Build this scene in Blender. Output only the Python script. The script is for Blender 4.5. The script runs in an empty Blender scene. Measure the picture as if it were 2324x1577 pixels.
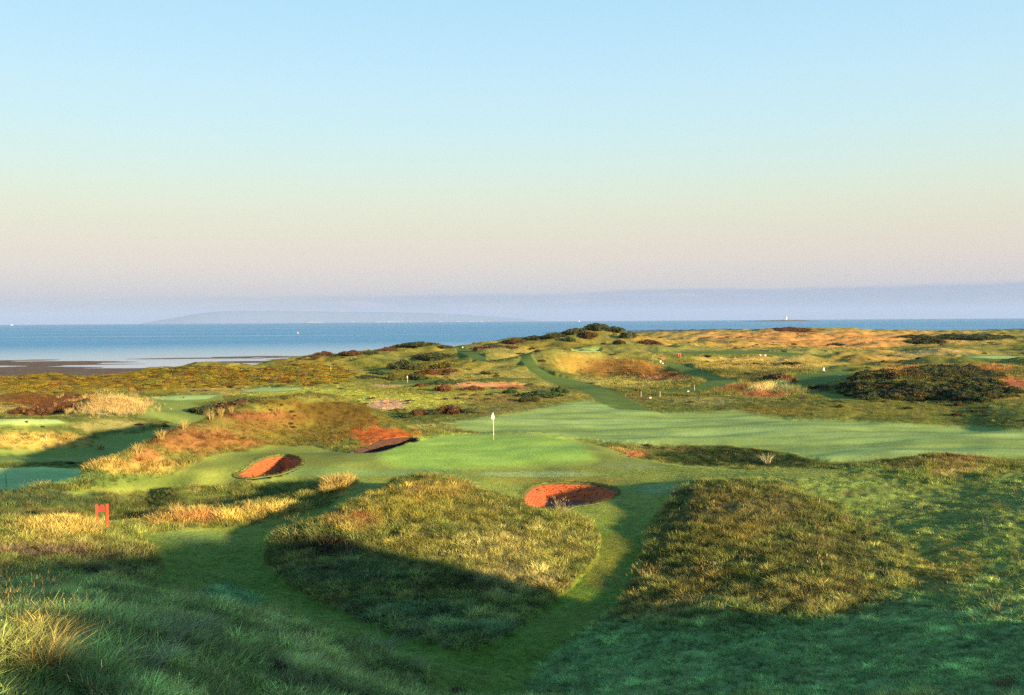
import bpy, math, random
import numpy as np
from mathutils import Vector, Matrix
random.seed(4); RNG = np.random.default_rng(11)
SC = bpy.context.scene
COL = SC.collection
# ------------------------------------------------------------------ camera
FD, CX, CY = 2231.0, 1162.0, 788.5            # focal length / centre in photo units (2324 x 1577)
PITCH, ROLL = math.radians(1.58), math.radians(0.37)
CAMZ = 18.0
F0 = Vector((0, math.cos(PITCH), -math.sin(PITCH))); R0 = Vector((1, 0, 0)); U0 = Vector((0, math.sin(PITCH), math.cos(PITCH)))
RR = R0*math.cos(ROLL) - U0*math.sin(ROLL); UU = R0*math.sin(ROLL) + U0*math.cos(ROLL)
cd = bpy.data.cameras.new('camera'); cam = bpy.data.objects.new('camera', cd); COL.objects.link(cam)
M = Matrix.Identity(4)
for i in range(3):
    M[i][0] = RR[i]; M[i][1] = UU[i]; M[i][2] = -F0[i]
M[2][3] = CAMZ
cam.matrix_world = M
cd.sensor_width = 36; cd.lens = FD/2324*36; cd.clip_start = 0.1; cd.clip_end = 90000
SC.camera = cam
# ------------------------------------------------------------------ light
SUN_EL = math.radians(9.3)
LDIR = (-0.75, 0.66)                            # the way the light travels over the ground
_n = math.hypot(*LDIR); LDIR = (LDIR[0]/_n, LDIR[1]/_n)
PERP = (-LDIR[1]*-1, LDIR[0]*-1)                # (0.66, 0.75)
ld = Vector((LDIR[0]*math.cos(SUN_EL), LDIR[1]*math.cos(SUN_EL), -math.sin(SUN_EL)))
sd = bpy.data.lights.new('sun', 'SUN'); sun = bpy.data.objects.new('sun', sd); COL.objects.link(sun)
sun.rotation_euler = ld.to_track_quat('-Z', 'Y').to_euler(); sun.location = (60, -60, 60)
sd.energy = 5.0; sd.angle = math.radians(0.9); sd.color = (1.0, 0.70, 0.40)
w = bpy.data.worlds.new('World'); SC.world = w; w.use_nodes = True
nt = w.node_tree; nt.nodes.clear()
def N(t, ty, **k):
    n = t.nodes.new(ty)
    for a, b in k.items(): setattr(n, a, b)
    return n
def s2l(c): return tuple(((v/255)/12.92 if v/255 <= 0.04045 else ((v/255+0.055)/1.055)**2.4) for v in c)
EXPO = 1.97
out = N(nt, 'ShaderNodeOutputWorld'); bg = N(nt, 'ShaderNodeBackground'); nt.links.new(bg.outputs[0], out.inputs[0])
tc = N(nt, 'ShaderNodeTexCoord'); sep = N(nt, 'ShaderNodeSeparateXYZ'); nt.links.new(tc.outputs['Generated'], sep.inputs[0])
ramp = N(nt, 'ShaderNodeValToRGB'); ramp.color_ramp.interpolation = 'B_SPLINE'
# low cloud bank: its upper edge wavers with a noise stretched along the horizon
mp = N(nt, 'ShaderNodeMapping'); mp.inputs['Scale'].default_value = (5, 5, 60); nt.links.new(tc.outputs['Generated'], mp.inputs[0])
nz = N(nt, 'ShaderNodeTexNoise'); nz.inputs['Scale'].default_value = 1.3; nz.inputs['Detail'].default_value = 6; nt.links.new(mp.outputs[0], nz.inputs[0])
el = [(-0.2, (120, 150, 190)), (0.0, (165, 182, 208)), (0.012, (176, 186, 207)), (0.030, (206, 201, 207)), (0.045, (218, 208, 206)), (0.062, (227, 214, 203)), (0.085, (229, 219, 199)),
      (0.118, (227, 233, 207)), (0.15, (217, 238, 226)), (0.19, (206, 238, 243)), (0.25, (194, 234, 252)), (0.345, (170, 220, 250)), (0.55, (135, 195, 240)), (1.0, (70, 130, 205))]
mr = N(nt, 'ShaderNodeMapRange'); mr.inputs['From Min'].default_value = -0.2; mr.inputs['From Max'].default_value = 1.0
nt.links.new(sep.outputs[2], mr.inputs['Value'])
nt.links.new(mr.outputs[0], ramp.inputs[0])
cr = ramp.color_ramp
while len(cr.elements) > 1: cr.elements.remove(cr.elements[-1])
for i, (e, c) in enumerate(el):
    p = (e+0.2)/1.2
    x = cr.elements[0] if i == 0 else cr.elements.new(p)
    x.position = p; l = s2l(c); x.color = (l[0], l[1], l[2], 1)
# bank of cloud: blue-grey below about 2.2 degrees, thicker to the right
def mathn(t, op, a=None, b=None, clamp=False):
    n = N(t, 'ShaderNodeMath', operation=op); n.use_clamp = clamp
    for i, v in enumerate((a, b)):
        if v is None: continue
        if isinstance(v, (int, float)): n.inputs[i].default_value = v
        else: t.links.new(v, n.inputs[i])
    return n.outputs[0]
def mixc(t, fac, a, b):
    n = N(t, 'ShaderNodeMix', data_type='RGBA')
    for i, v in ((0, fac), (6, a), (7, b)):
        if isinstance(v, (int, float)): n.inputs[i].default_value = v
        elif isinstance(v, tuple): n.inputs[i].default_value = (*v, 1) if len(v) == 3 else v
        else: t.links.new(v, n.inputs[i])
    return n.outputs[2]
topz = mathn(nt, 'ADD', mathn(nt, 'MULTIPLY', sep.outputs[0], 0.010), 0.0295)
wob = mathn(nt, 'MULTIPLY', mathn(nt, 'SUBTRACT', nz.outputs[0], 0.5), 0.012)
bank = mathn(nt, 'DIVIDE', mathn(nt, 'SUBTRACT', mathn(nt, 'ADD', topz, wob), sep.outputs[2]), 0.0035, True)
right = mathn(nt, 'DIVIDE', mathn(nt, 'ADD', sep.outputs[0], 0.42), 0.35, True)
up = mathn(nt, 'GREATER_THAN', sep.outputs[2], -0.02)
bank = mathn(nt, 'MULTIPLY', mathn(nt, 'MULTIPLY', bank, right), mathn(nt, 'MULTIPLY', up, 0.85))
skyc = mixc(nt, bank, ramp.outputs[0], s2l((160, 178, 210)))
# pale pinkish cloud tops lying in the bank
mp2 = N(nt, 'ShaderNodeMapping'); mp2.inputs['Scale'].default_value = (9, 9, 130); mp2.inputs['Location'].default_value = (3.1, 0, 0.4); nt.links.new(tc.outputs['Generated'], mp2.inputs[0])
nz2 = N(nt, 'ShaderNodeTexNoise'); nz2.inputs['Scale'].default_value = 1.0; nz2.inputs['Detail'].default_value = 5; nt.links.new(mp2.outputs[0], nz2.inputs[0])
wv = mathn(nt, 'MULTIPLY', mathn(nt, 'SUBTRACT', nz2.outputs[0], 0.56), 7.0, True)
band = mathn(nt, 'SUBTRACT', 1.0, mathn(nt, 'DIVIDE', mathn(nt, 'ABSOLUTE', mathn(nt, 'SUBTRACT', sep.outputs[2], 0.022)), 0.014), True)
skyc = mixc(nt, mathn(nt, 'MULTIPLY', mathn(nt, 'MULTIPLY', wv, band), 0.8), skyc, s2l((208, 200, 212)))
sky = N(nt, 'ShaderNodeTexSky', sky_type='NISHITA'); sky.sun_disc = False; sky.sun_elevation = SUN_EL
sky.sun_rotation = math.atan2(-LDIR[0], -LDIR[1])
addn = N(nt, 'ShaderNodeMix', data_type='RGBA', blend_type='ADD'); addn.inputs[0].default_value = 1.0
sc1 = N(nt, 'ShaderNodeVectorMath', operation='SCALE'); sc1.inputs[3].default_value = 0.006; nt.links.new(sky.outputs[0], sc1.inputs[0])
sc2 = N(nt, 'ShaderNodeVectorMath', operation='SCALE'); sc2.inputs[3].default_value = 0.93/(2**EXPO); nt.links.new(skyc, sc2.inputs[0])
nt.links.new(sc2.outputs[0], addn.inputs[6]); nt.links.new(sc1.outputs[0], addn.inputs[7])
nt.links.new(addn.outputs[2], bg.inputs[0]); bg.inputs[1].default_value = 1.0
SC.view_settings.view_transform = 'Standard'; SC.view_settings.look = 'None'; SC.view_settings.exposure = EXPO; SC.view_settings.gamma = 1
SC.cycles.use_denoising = False
SC.cycles.max_bounces = 6; SC.cycles.diffuse_bounces = 2; SC.cycles.glossy_bounces = 2; SC.cycles.transmission_bounces = 2
SC.cycles.transparent_max_bounces = 6; SC.cycles.volume_bounces = 0; SC.cycles.caustics_reflective = False

# ------------------------------------------------------------------ numpy helpers
def pixdir(px, py):
    v = F0 + RR*((px-CX)/FD) - UU*((py-CY)/FD)
    return v
def toang(px, py):
    v = pixdir(px, py); h = math.hypot(v.x, v.y)
    return math.atan2(v.x, v.y), v.z/h
def project(x, y, z):
    dz = z-CAMZ
    f = x*F0.x+y*F0.y+dz*F0.z; f = np.where(f > 0.01, f, 0.01)
    return CX+FD*(x*RR.x+y*RR.y+dz*RR.z)/f, CY-FD*(x*UU.x+y*UU.y+dz*UU.z)/f, y > 0.5
_perm = RNG.permutation(256); _perm = np.concatenate([_perm, _perm])
_ga = RNG.random(256)*2*np.pi; _gx, _gy = np.cos(_ga), np.sin(_ga)
def perlin(x, y):
    xi = np.floor(x).astype(np.int64); yi = np.floor(y).astype(np.int64); xf = x-xi; yf = y-yi
    u = xf*xf*xf*(xf*(xf*6-15)+10); v = yf*yf*yf*(yf*(yf*6-15)+10)
    def g(ix, iy, fx, fy):
        h = _perm[(_perm[ix & 255]+(iy & 255))]
        return _gx[h]*fx+_gy[h]*fy
    a = g(xi, yi, xf, yf); b = g(xi+1, yi, xf-1, yf); c = g(xi, yi+1, xf, yf-1); d = g(xi+1, yi+1, xf-1, yf-1)
    return (a+(b-a)*u + ((c+(d-c)*u)-(a+(b-a)*u))*v)*1.5
def fbm(x, y, o=3):
    s = 0; a = 1; t = 0
    for k in range(o):
        s = s+a*perlin(x*2**k+17.3*k, y*2**k-9.1*k); t += a; a *= .5
    return s/t
def sstep(a, b, x):
    t = np.clip((x-a)/(b-a), 0, 1); return t*t*(3-2*t)

# ------------------------------------------------------------------ relief: control points
CP = []
def P(px, py, r):                      # seen at (px,py), r metres away
    t, s = toang(px, py); CP.append((t, math.log(r), CAMZ+s*r))
def G(px, py, z):                      # seen at (px,py), lying at height z
    t, s = toang(px, py); r = (z-CAMZ)/s; CP.append((t, math.log(r), z))
def Z(px, r, z):                       # hidden ground in the direction px
    t, s = toang(px, 730); CP.append((t, math.log(r), z))
for a in [  # foreground dune
 (-150,1500,15),(0,1577,15),(110,1500,16),(300,1577,17),(0,1450,20),(300,1450,22),(600,1577,20),(560,1480,24),(800,1560,23),(-150,1370,27),(0,1370,27),(130,1350,30),(330,1352,31),
 (560,1410,31),(700,1442,31),(860,1482,31),(960,1532,29.5),(985,1577,28),
 # second rough mound
 (0,1195,52),(-150,1195,52),(110,1188,52),(250,1207,50),(350,1250,46),(370,1290,43),(340,1335,38),(150,1335,35),(0,1340,34),(180,1270,43),
 (420,1165,57),(600,1150,58),(700,1130,59),(780,1096,61.5),(300,1185,55),
 # big left mound
 (100,1108,63),(200,1078,66),(290,1044,69),(330,1014,72),(420,967,77),(500,939,81.5),(555,921,84),(610,906,87),(680,895,90),(740,891,91),(790,903,90),(850,934,88),(900,967,85),(942,996,81),
 (700,955,86.3),(800,962,85.5),(850,985,83),(600,970,82.5),(500,1005,77),(400,1040,72.5),(300,1068,69),(650,1005,80),(750,1018,77.5),(600,1000,79),(740,1000,80.5),
 (260,950,115),(60,970,108),(250,905,128),
 # edge of the links above the beach
 (-150,859,212),(0,858,212),(100,861,212),(227,860,216),(302,853,222),(378,838,238),(478,834,243),(581,830,245),(619,828,245),(682,808,250),(745,801,255),(858,799,265),(871,789,268),(946,779,270),(994,785,270),
 (1034,787,280),(1085,780,290),(1162,772,290),(1195,764,290),(1250,759,290),(1300,752,290),(1330,742,290),(1348,738,290),(1389,746,292),(1439,759,295),(1465,768,295),(1490,777,290),
 (580,848,195),(700,835,205),(950,820,220),(900,800,250),(1000,800,245),(1050,794,262),(1140,797,235),(1140,818,212),(1060,830,200),(1000,850,180),(1180,805,215),(1200,835,190),
 (1250,797,205),(1350,797,210),(1400,808,207),(1450,820,202),(1500,832,196),(1560,848,184),(1590,860,172),(1300,842,197),(1400,860,190),(1500,864,178),(1300,868,165),(1400,880,160),(1240,835,192),
 (1348,760,272),(1348,785,255),(1250,780,260),(1450,790,252),(1100,790,262),
 (1530,802,240),(1700,800,245),(1600,768,400),(1454,756,520),(1520,757,500),(1743,753,560),(1780,747,500),(1816,745,480),(1870,753,540),(2070,752,560),(2324,754,560),(2500,754,560),(1800,780,330),(2000,790,300),(2200,782,330),(1700,780,320),(2100,766,420),
 (1900,800,260),(1950,812,235),(2050,802,250),(2050,822,215),(2250,815,225),(2450,815,225),(1620,865,150),
 (2100,832,148),(1950,852,140),(2300,860,140),(2200,830,150),(2000,905,122),(2200,905,120),(2324,835,150),(2450,835,150),(2300,900,122),
 (1660,918,117),(1780,912,117),(1900,907,116),(2100,915,114),(2280,937,108),
 (1200,885,145),
 # lip right of the green
 (1340,1008,78),(1440,1040,71),(1500,1052,68),(1700,1069,63),(1860,1063,63),(2000,1050,65),(2100,1036,68),(2160,1034,68),(2230,1045,67),(2324,1060,65),(2450,1065,65),
 # centre mound
 (605,1250,50),(700,1192,51),(780,1157,53),(850,1125,55),(950,1087,57),(1000,1086,57.5),(1040,1092,57),(1100,1118,56),(1200,1143,54.5),(1300,1168,52.5),(1350,1210,49),(1352,1260,45.5),(1275,1340,40.5),(1200,1400,37.5),
 (900,1180,50),(1000,1200,48.5),(1000,1300,42.5),(1150,1250,45.5),(760,1275,44.8),(1000,1140,53),(1150,1180,51),(850,1230,47.5),
 # right mound and slope
 (1545,1115,56.3),(1600,1098,57),(1680,1096,57.2),(1750,1100,57),(1850,1125,55),(1475,1200,51.2),(1445,1290,44.3),(1390,1390,38.2),(1220,1500,33),(1600,1200,48.5),(1700,1180,50),(1900,1200,50),(1600,1300,42.3),
 (1800,1300,41.7),(1600,1420,34.7),(2000,1300,42),(2000,1400,36),(2300,1200,48),(2300,1400,34.7),(2300,1577,26.6),(1900,1577,27.5),(1500,1577,28.5),(1250,1577,29.5),(2100,1130,57),(2320,1120,57),(2000,1080,61),(1900,1150,54),
 (2500,1300,42),(2500,1577,26)]: P(*a)
for a in [
 (640,1380,6.6),(900,1477,6.6),(1065,1500,6.6),(1150,1577,6.9),(1060,1577,6.9),(500,1340,6.5),(420,1290,6.5),(560,1240,6.6),(700,1200,6.75),(780,1170,6.9),(860,1100,7.5),(430,1215,6.75),(232,1200,6.65),(590,1300,6.5),(720,1395,6.55),(610,1345,6.5),
 (0,1150,6.3),(-150,1150,6.3),(150,1130,6.5),(300,1147,6.55),(0,1115,6.1),(450,1143,6.6),(540,1140,6.6),(620,1130,6.65),(680,1118,6.85),(350,1118,6.8),(560,1093,7.45),(700,1092,7.5),(640,1088,7.5),
 (850,1380,6.7),(700,1330,6.8),(950,1440,6.7),(1065,1478,6.7),(1150,1440,6.8),
 (90,1065,6.0),(-100,1090,6.0),(200,1060,5.9),(300,1000,5.8),(400,960,5.9),(230,988,6.3),(400,930,6.5),(400,903,7.5),(340,905,7.4),(480,905,7.5),(40,1035,6.2),(60,1018,5.9),(50,956,7),(0,944,7),(150,940,7.1),(0,900,7.8),(-150,900,7.8),(250,920,7.5),
 (0,880,8),(200,870,8),(400,870,8.2),(625,884,8.0),(550,890,7.6),(750,870,8.5),(560,907,7.3),(800,860,8.6),(925,868,8.2),(1120,872,8.4),(880,850,8.4),(880,915,8.1),(1240,858,8.8),(1340,882,8.3),(1400,905,8),(1450,925,7.7),
 (1600,840,8.8),(1700,845,8.9),(1700,880,8.4),(1870,845,8.7),(1850,880,8.3),(1550,885,8.1),(1470,890,8.0),(1700,903,8.2),(1880,900,8.1),
 (1660,938,7.6),(1800,945,7.6),(1950,950,7.6),(2200,962,7.5),(1300,950,7.6),(1500,940,7.5),(1700,970,7.4),(1300,980,7.3),(1500,1000,7.1),(1700,1005,7.1),(1950,1000,7.2),(2250,995,7.3),(2050,1032,7.1),(1850,1030,7.0),(1000,950,7.8),(950,972,7.6),(1100,965,7.5),(2450,995,7.3),(1400,1000,7.1),
 (1100,915,8.4),(950,935,8),(1300,905,8.3),
 (1120,998,8.15),(900,1010,8.3),(880,1040,8.25),(1000,1010,8.2),(1120,1050,8.15),(1000,1060,8.15),(1300,1012,8.2),(1330,1050,8.15),(1250,992,8.1),(980,993,8.2),(1120,988,8.1),
 (1180,1105,7.5),(1130,1085,7.8),(1300,1075,7.95),(1450,1085,7.9),(1420,1140,7.5),(1300,1163,7.35),(1540,1085,8.0),(1420,1200,7.1),(1415,1280,6.85),(1300,1400,6.75),(1180,1480,6.7),(1100,1540,6.75),(1480,1140,7.6),
 (860,1070,7.9),(700,1060,8.05),(480,1105,7.0)]: G(*a)
for a in [(450,1075,69.5),(520,1072,69.5),(400,1100,66.6),(600,1082,67.3),(570,1035,73)]: P(*a)
for a in [(-150,8,14.9),(0,8,14.9),(600,8,14.5),(1162,8,14),(1800,8,13.3),(2324,8,12.6),(2500,8,12.5),(1162,15,10.4),(1800,15,9.6),(2324,15,9.2),(1162,4,15.8),(0,4,15.9),(2324,4,15.5),(1162,1,16.2),(0,1,16.2),(2324,1,16.2),(1162,22,8.0),(1800,21,8.2),
 (740,105,7.5),(850,98,7.6),(610,100,7.2),(500,92,6.6),(400,86,6.2),(330,80,6.0),(200,73,6.1),(100,69,6.1),(920,92,7.7),
 (1000,93,7.4),(1200,93,7.4),(1350,86,7.0),(1100,93,7.4),
 (1500,76,6.3),(1700,73,6.1),(1850,73,6.3),(1600,82,6.5),(1430,78,6.9),(2000,76,6.7),(2150,80,6.8),(2324,80,6.9),
 (1300,235,10),(1450,235,9.3),(1600,200,8.5),(1200,225,9.5),
 (1348,330,10),(1162,330,7),(946,320,6),(1250,330,8),(1440,350,9),
 (2100,175,8.3),(2300,180,8.3),(1900,125,8),(2100,120,8.1),(1650,60,8.3),
 (-150,265,3),(0,265,3),(300,270,3),(600,290,3),(750,300,3.5),(-150,300,.5),(0,300,.5),(300,300,.5),(600,325,.5),(750,350,.8),(-150,560,-.4),(0,560,-.4),(300,580,-.4),(600,600,-.4),(750,500,-.6),
 (946,420,0),(946,600,-2),(1162,420,1),(1162,600,-2),(1260,480,2),(1260,700,-2),(1348,600,3),(1348,900,-2),(1454,800,8),(1743,800,8),(2324,800,8),(1454,1300,1.5),(1743,1300,1.5),(2324,1300,1.5),(1454,1600,-2),(1743,1600,-2),(2324,1600,-2),(1454,2300,-5),(2324,2300,-5),(0,1200,-3),(946,1200,-4),(1260,1200,-4)]: Z(*a)
def PL(*pts):                          # fill in a crest line between its marked points
    for (a, b, c), (d, e, f) in zip(pts[:-1], pts[1:]):
        for q in (1/3, 2/3): P(a+(d-a)*q, b+(e-b)*q, c+(f-c)*q)
PL((100,1108,63),(200,1078,66),(290,1044,69),(330,1014,72),(420,967,77),(500,939,81.5),(555,921,84),(610,906,87),(680,895,90),(740,891,91),(790,903,90),(850,934,88),(900,967,85))
PL((605,1250,50),(700,1192,51),(780,1157,53),(850,1125,55),(950,1087,57)); PL((1040,1092,57),(1100,1118,56),(1200,1143,54.5),(1300,1168,52.5))
PL((1545,1115,56.3),(1600,1098,57),(1680,1096,57.2),(1750,1100,57),(1850,1125,55),(1900,1150,54)); PL((1340,1008,78),(1440,1040,71),(1500,1052,68),(1700,1069,63),(1860,1063,63),(2000,1050,65),(2100,1036,68))
PL((1250,797,205),(1350,797,210),(1400,808,207),(1450,820,202),(1500,832,196),(1560,848,184)); PL((1660,918,117),(1780,912,117),(1900,907,116),(2100,915,114),(2280,937,108))
PL((0,858,212),(100,861,212),(227,860,216),(302,853,222),(378,838,238),(478,834,243),(581,830,245)); PL((1162,772,290),(1195,764,290),(1250,759,290),(1300,752,290))
CPA = np.array(CP)
_cc = 0.026
def _kern(d2): return np.sqrt(d2+_cc*_cc)
_A = _kern((CPA[:, None, 0]-CPA[None, :, 0])**2+(CPA[:, None, 1]-CPA[None, :, 1])**2)
_off = CPA[:, 2].mean()
_W = np.linalg.solve(_A - np.eye(len(CPA))*0.0008, CPA[:, 2]-_off)
def rbf(t, l):
    o = np.full(t.shape, _off, dtype=np.float64)
    for i in range(len(CPA)):
        o += _W[i]*np.sqrt((t-CPA[i, 0])**2+(l-CPA[i, 1])**2+_cc*_cc)
    return o
# the tall dune behind the camera that shades the foreground
_hc = np.array([-90, -60, -30, -10, 14, 22, 27, 29.5, 31.5, 34, 37, 42, 50, 70]); _hh = np.array([8, 10, 15, 17.9, 18.0, 16.9, 16.7, 16.0, 12.4, 11.5, 10.9, 9.2, 8, 7.5])
def back(x, y, base):
    c = x*PERP[0]+y*PERP[1]; s = x*LDIR[0]+y*LDIR[1]+15
    h = np.interp(c, _hc, _hh)
    wdt = np.where(s > 0, 12.0, 20.0)
    return base+np.maximum(h-base, 0)*np.exp(-(s/wdt)**2)
def ground(t, l):
    tcl = np.clip(t, -0.60, 0.60); H = rbf(tcl, l)
    r = np.exp(l); x = r*np.sin(t); y = r*np.cos(t)
    H = H+(8.0-H)*sstep(1.5, 2.4, np.abs(t))*sstep(3, 20, r)
    k = sstep(0.62, 0.95, np.abs(t))
    return H+(back(x, y, H)-H)*k

# ------------------------------------------------------------------ the polar grid
th_d = np.linspace(-0.545, 0.545, 860)
th = np.concatenate([np.linspace(-math.pi, -0.56, 70), th_d, np.linspace(0.56, math.pi, 70)])
lr = np.concatenate([np.log(np.linspace(0.4, 12.5, 22)), np.arange(math.log(13), math.log(120), 0.0036), np.arange(math.log(120), math.log(620), 0.0052), np.linspace(math.log(625), math.log(2600), 50), np.linspace(math.log(3000), math.log(14000), 6)])
NR, NT = len(lr), len(th)
T, L = np.meshgrid(th, lr)
Rr = np.exp(L); X = Rr*np.sin(T); Y = Rr*np.cos(T)
H0 = ground(T, L)
PX, PY, FR = project(X, Y, H0)
FRM = FR & (np.abs(T) < 0.6)

def polyw(pts, r0=0, r1=1e9, soft=6, wob=5, sc=.05):
    """weight of the ground inside an outline traced on the ground in view"""
    p = np.array(pts, float)
    m = FRM & (Rr > r0) & (Rr < r1) & (PX > p[:, 0].min()-30) & (PX < p[:, 0].max()+30) & (PY > p[:, 1].min()-20) & (PY < p[:, 1].max()+20)
    o = np.zeros(PX.shape)
    if not m.any(): return o
    x, y = PX[m], PY[m]*1.0
    asp = 2.0                                       # the ground is foreshortened
    d2 = np.full(x.shape, 1e18); ins = np.zeros(x.shape, bool)
    for i in range(len(p)):
        ax, ay = p[i]; bx, by = p[(i+1) % len(p)]
        ex, ey = bx-ax, (by-ay)*asp
        q = np.clip(((x-ax)*ex+(y-ay)*asp*ey)/(ex*ex+ey*ey+1e-9), 0, 1)
        d2 = np.minimum(d2, (x-ax-q*ex)**2+((y-ay)*asp-q*ey)**2)
        c = ((ay > y) != (by > y)) & (x < (bx-ax)*(y-ay)/((by-ay) if by != ay else 1e-9)+ax)
        ins ^= c
    sd_ = np.where(ins, 1, -1)*np.sqrt(d2)
    sd_ += wob*fbm(X[m]*.9, Y[m]*.9, 3) if wob else 0
    o[m] = sstep(-soft, soft, sd_)
    return o

# bunkers: outlines in photo units
def conv(pts, x0, y0, s): return [((x0+a*s)/1.7625, (y0+b*s)/1.7625) for a, b in pts]
BK = {
 'right': conv([(215,590),(175,470),(230,350),(350,240),(520,178),(800,147),(1200,140),(1550,150),(1850,195),(2060,262),(2155,360),(2100,430),(1900,520),(1600,590),(1200,650),(900,682),(700,685),(480,672),(330,635)], 2050, 1900, 460/2324),
 'left': conv([(265,715),(300,660),(480,560),(640,420),(800,330),(1050,230),(1300,185),(1600,178),(1850,210),(1970,270),(2010,350),(1980,440),(1850,520),(1600,630),(1300,710),(950,760),(700,788),(480,775),(330,750)], 900, 1790, 360/2324),
 'mound': [(793,1024.5),(830,1027.5),(870,1023.5),(912,1011),(948,998.5),(930,993),(895,994),(850,1006),(815,1018)],
}
# ------------------------------------------------------------------ zones
K_mown = polyw([(300,1212),(420,1203),(560,1196),(640,1172),(745,1146),(800,1112),(806,1092),(700,1092),(560,1094),(430,1103),(300,1112),(160,1122),(150,1112),(250,1104),(330,1088),(420,1062),(480,1033),(560,1024),(610,1012),(640,1014),(700,1012),(790,1028),(870,1024),
 (948,1000),(1000,988),(1120,984),(1250,986),(1345,1005),(1440,1038),(1500,1050),(1700,1066),(1860,1061),(1930,1068),(1850,1085),(1700,1085),(1580,1092),(1530,1115),(1475,1190),(1450,1280),(1400,1380),(1310,1440),(1225,1500),(1170,1590),(985,1590),(965,1530),(860,1480),(700,1443),(620,1395),(560,1350),(512,1316),(470,1345),(430,1372),(340,1352),(372,1290),(352,1250),(310,1215)], 24, 95, soft=5)
K_cmound = polyw([(605,1262),(615,1230),(660,1200),(720,1178),(790,1150),(850,1118),(910,1092),(960,1082),(1020,1084),(1060,1098),(1110,1118),(1200,1140),(1290,1162),(1340,1185),(1362,1215),(1352,1270),(1300,1330),(1250,1370),(1190,1415),(1140,1455),(1065,1483),(1000,1470),(900,1442),(800,1400),(720,1362),(640,1318),(608,1285)], 30, 59, soft=4, wob=5)
K_mown = K_mown*(1-K_cmound)
K_green = polyw([(862,1030),(880,1010),(930,997),(1000,990),(1120,987),(1240,990),(1300,1000),(1330,1022),(1352,1044),(1300,1052),(1180,1057),(1080,1060),(980,1064),(900,1058),(866,1046)], 60, 92, soft=20, wob=5)
K_rmound = polyw([(1540,1112),(1600,1096),(1680,1093),(1760,1098),(1850,1128),(1950,1175),(2060,1228),(2115,1285),(2080,1345),(1950,1392),(1700,1432),(1500,1440),(1385,1400),(1445,1300),(1470,1200)], 30, 60, soft=22, wob=34)
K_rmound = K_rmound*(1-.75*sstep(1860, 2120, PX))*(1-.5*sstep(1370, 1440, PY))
K_semi = polyw([(1880,1066),(2040,1050),(2330,1070),(2500,1100),(2500,1590),(1170,1590),(1225,1500),(1310,1440),(1400,1380),(1450,1280),(1475,1190),(1530,1115),(1580,1092),(1700,1085)], 20, 68, soft=14)
K_crownR = polyw([(1960,1060),(2060,1042),(2150,1030),(2230,1040),(2300,1062),(2250,1090),(2130,1100),(2010,1085)], 55, 75, soft=14, wob=16)
K_fair = polyw([(1010,960),(1100,948),(1200,932),(1330,908),(1420,925),(1500,938),(1600,935),(1660,932),(1800,950),(1950,955),(2100,965),(2330,972),(2500,975),(2500,1047),(2150,1036),(2000,1047),(1880,1047),(1780,1025),(1650,1010),(1450,1010),(1340,1000),(1200,985),(1100,982),(1060,975)], 76, 135, soft=10, wob=8)
K_path = np.maximum.reduce([
 polyw([(1178,803),(1205,801),(1225,835),(1260,853),(1330,868),(1390,885),(1440,910),(1475,932),(1400,930),(1360,915),(1330,893),(1250,868),(1200,845),(1182,822)], 100, 260, soft=4, wob=2),
 polyw([(1010,787),(1060,793),(1090,800),(1110,818),(1130,822),(1080,818),(1040,800)], 180, 300, soft=3, wob=1),
 polyw([(1300,794),(1365,796),(1360,800),(1300,800)], 200, 260, soft=3, wob=1),
 polyw([(1440,818),(1500,820),(1560,828),(1600,842),(1650,858),(1690,858),(1640,880),(1570,893),(1500,892),(1470,885),(1540,884),(1600,868),(1560,850),(1500,826)], 120, 240, soft=4, wob=2),
 polyw([(1500,800),(1590,806),(1700,804),(1900,812),(1900,806),(1700,796),(1560,797)], 200, 290, soft=6, wob=2),
 polyw([(2180,808),(2260,806),(2330,806),(2330,814),(2260,816),(2170,814)], 180, 330, soft=4, wob=1),
 polyw([(1800,848),(1900,840),(1960,850),(1900,870),(1840,878),(1880,905),(1960,908),(1860,890),(1790,880)], 110, 190, soft=8, wob=3),
 polyw([(930,862),(990,864),(1010,868),(880,873),(860,871)], 130, 190, soft=3, wob=1)])
K_left = np.maximum.reduce([
 polyw([(-200,1068),(90,1060),(190,1064),(196,1078),(130,1108),(-200,1122)], 64, 100, soft=4, wob=2),
 polyw([(-200,1020),(60,1020),(200,1012),(300,960),(330,930),(340,905),(400,896),(500,893),(505,905),(440,915),(470,940),(440,990),(380,1015),(330,1020),(290,1046),(190,1050),(100,1048),(-200,1052)], 93, 170, soft=8, wob=5),
 polyw([(-200,948),(130,952),(170,962),(100,968),(-200,964)], 90, 125, soft=3, wob=1),
 polyw([(546,886),(600,880),(690,881),(690,886),(620,890),(560,890)], 125, 170, soft=3, wob=1)])
K_left = K_left*(1-polyw([(180,968),(240,952),(300,945),(370,952),(400,962),(370,975),(300,985),(220,985)], 95, 140, soft=6))*(1-polyw([(-200,990),(100,970),(200,995),(215,1012),(100,1022),(-200,1018)], 80, 120, soft=6))
K_tee = np.maximum.reduce([polyw([(330,905),(345,898),(500,896),(470,905),(400,908)], 120, 170, soft=3, wob=1), polyw([(-200,948),(130,952),(150,960),(100,963),(-200,962)], 90, 125, soft=3, wob=1),
 polyw([(546,886),(600,880),(690,881),(690,884),(620,888),(560,889)], 125, 170, soft=3, wob=1), polyw([(-200,1068),(90,1060),(180,1064),(186,1078),(130,1106),(-200,1120)], 64, 100, soft=3, wob=1),
 polyw([(1300,794),(1362,796),(1360,799),(1300,799)], 200, 260, soft=3, wob=1), polyw([(2190,810),(2260,807),(2330,808),(2330,813),(2260,814)], 180, 330, soft=3, wob=1)])
K_short = np.clip(np.maximum.reduce([K_mown, K_fair, K_path, K_left]), 0, 1)
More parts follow.
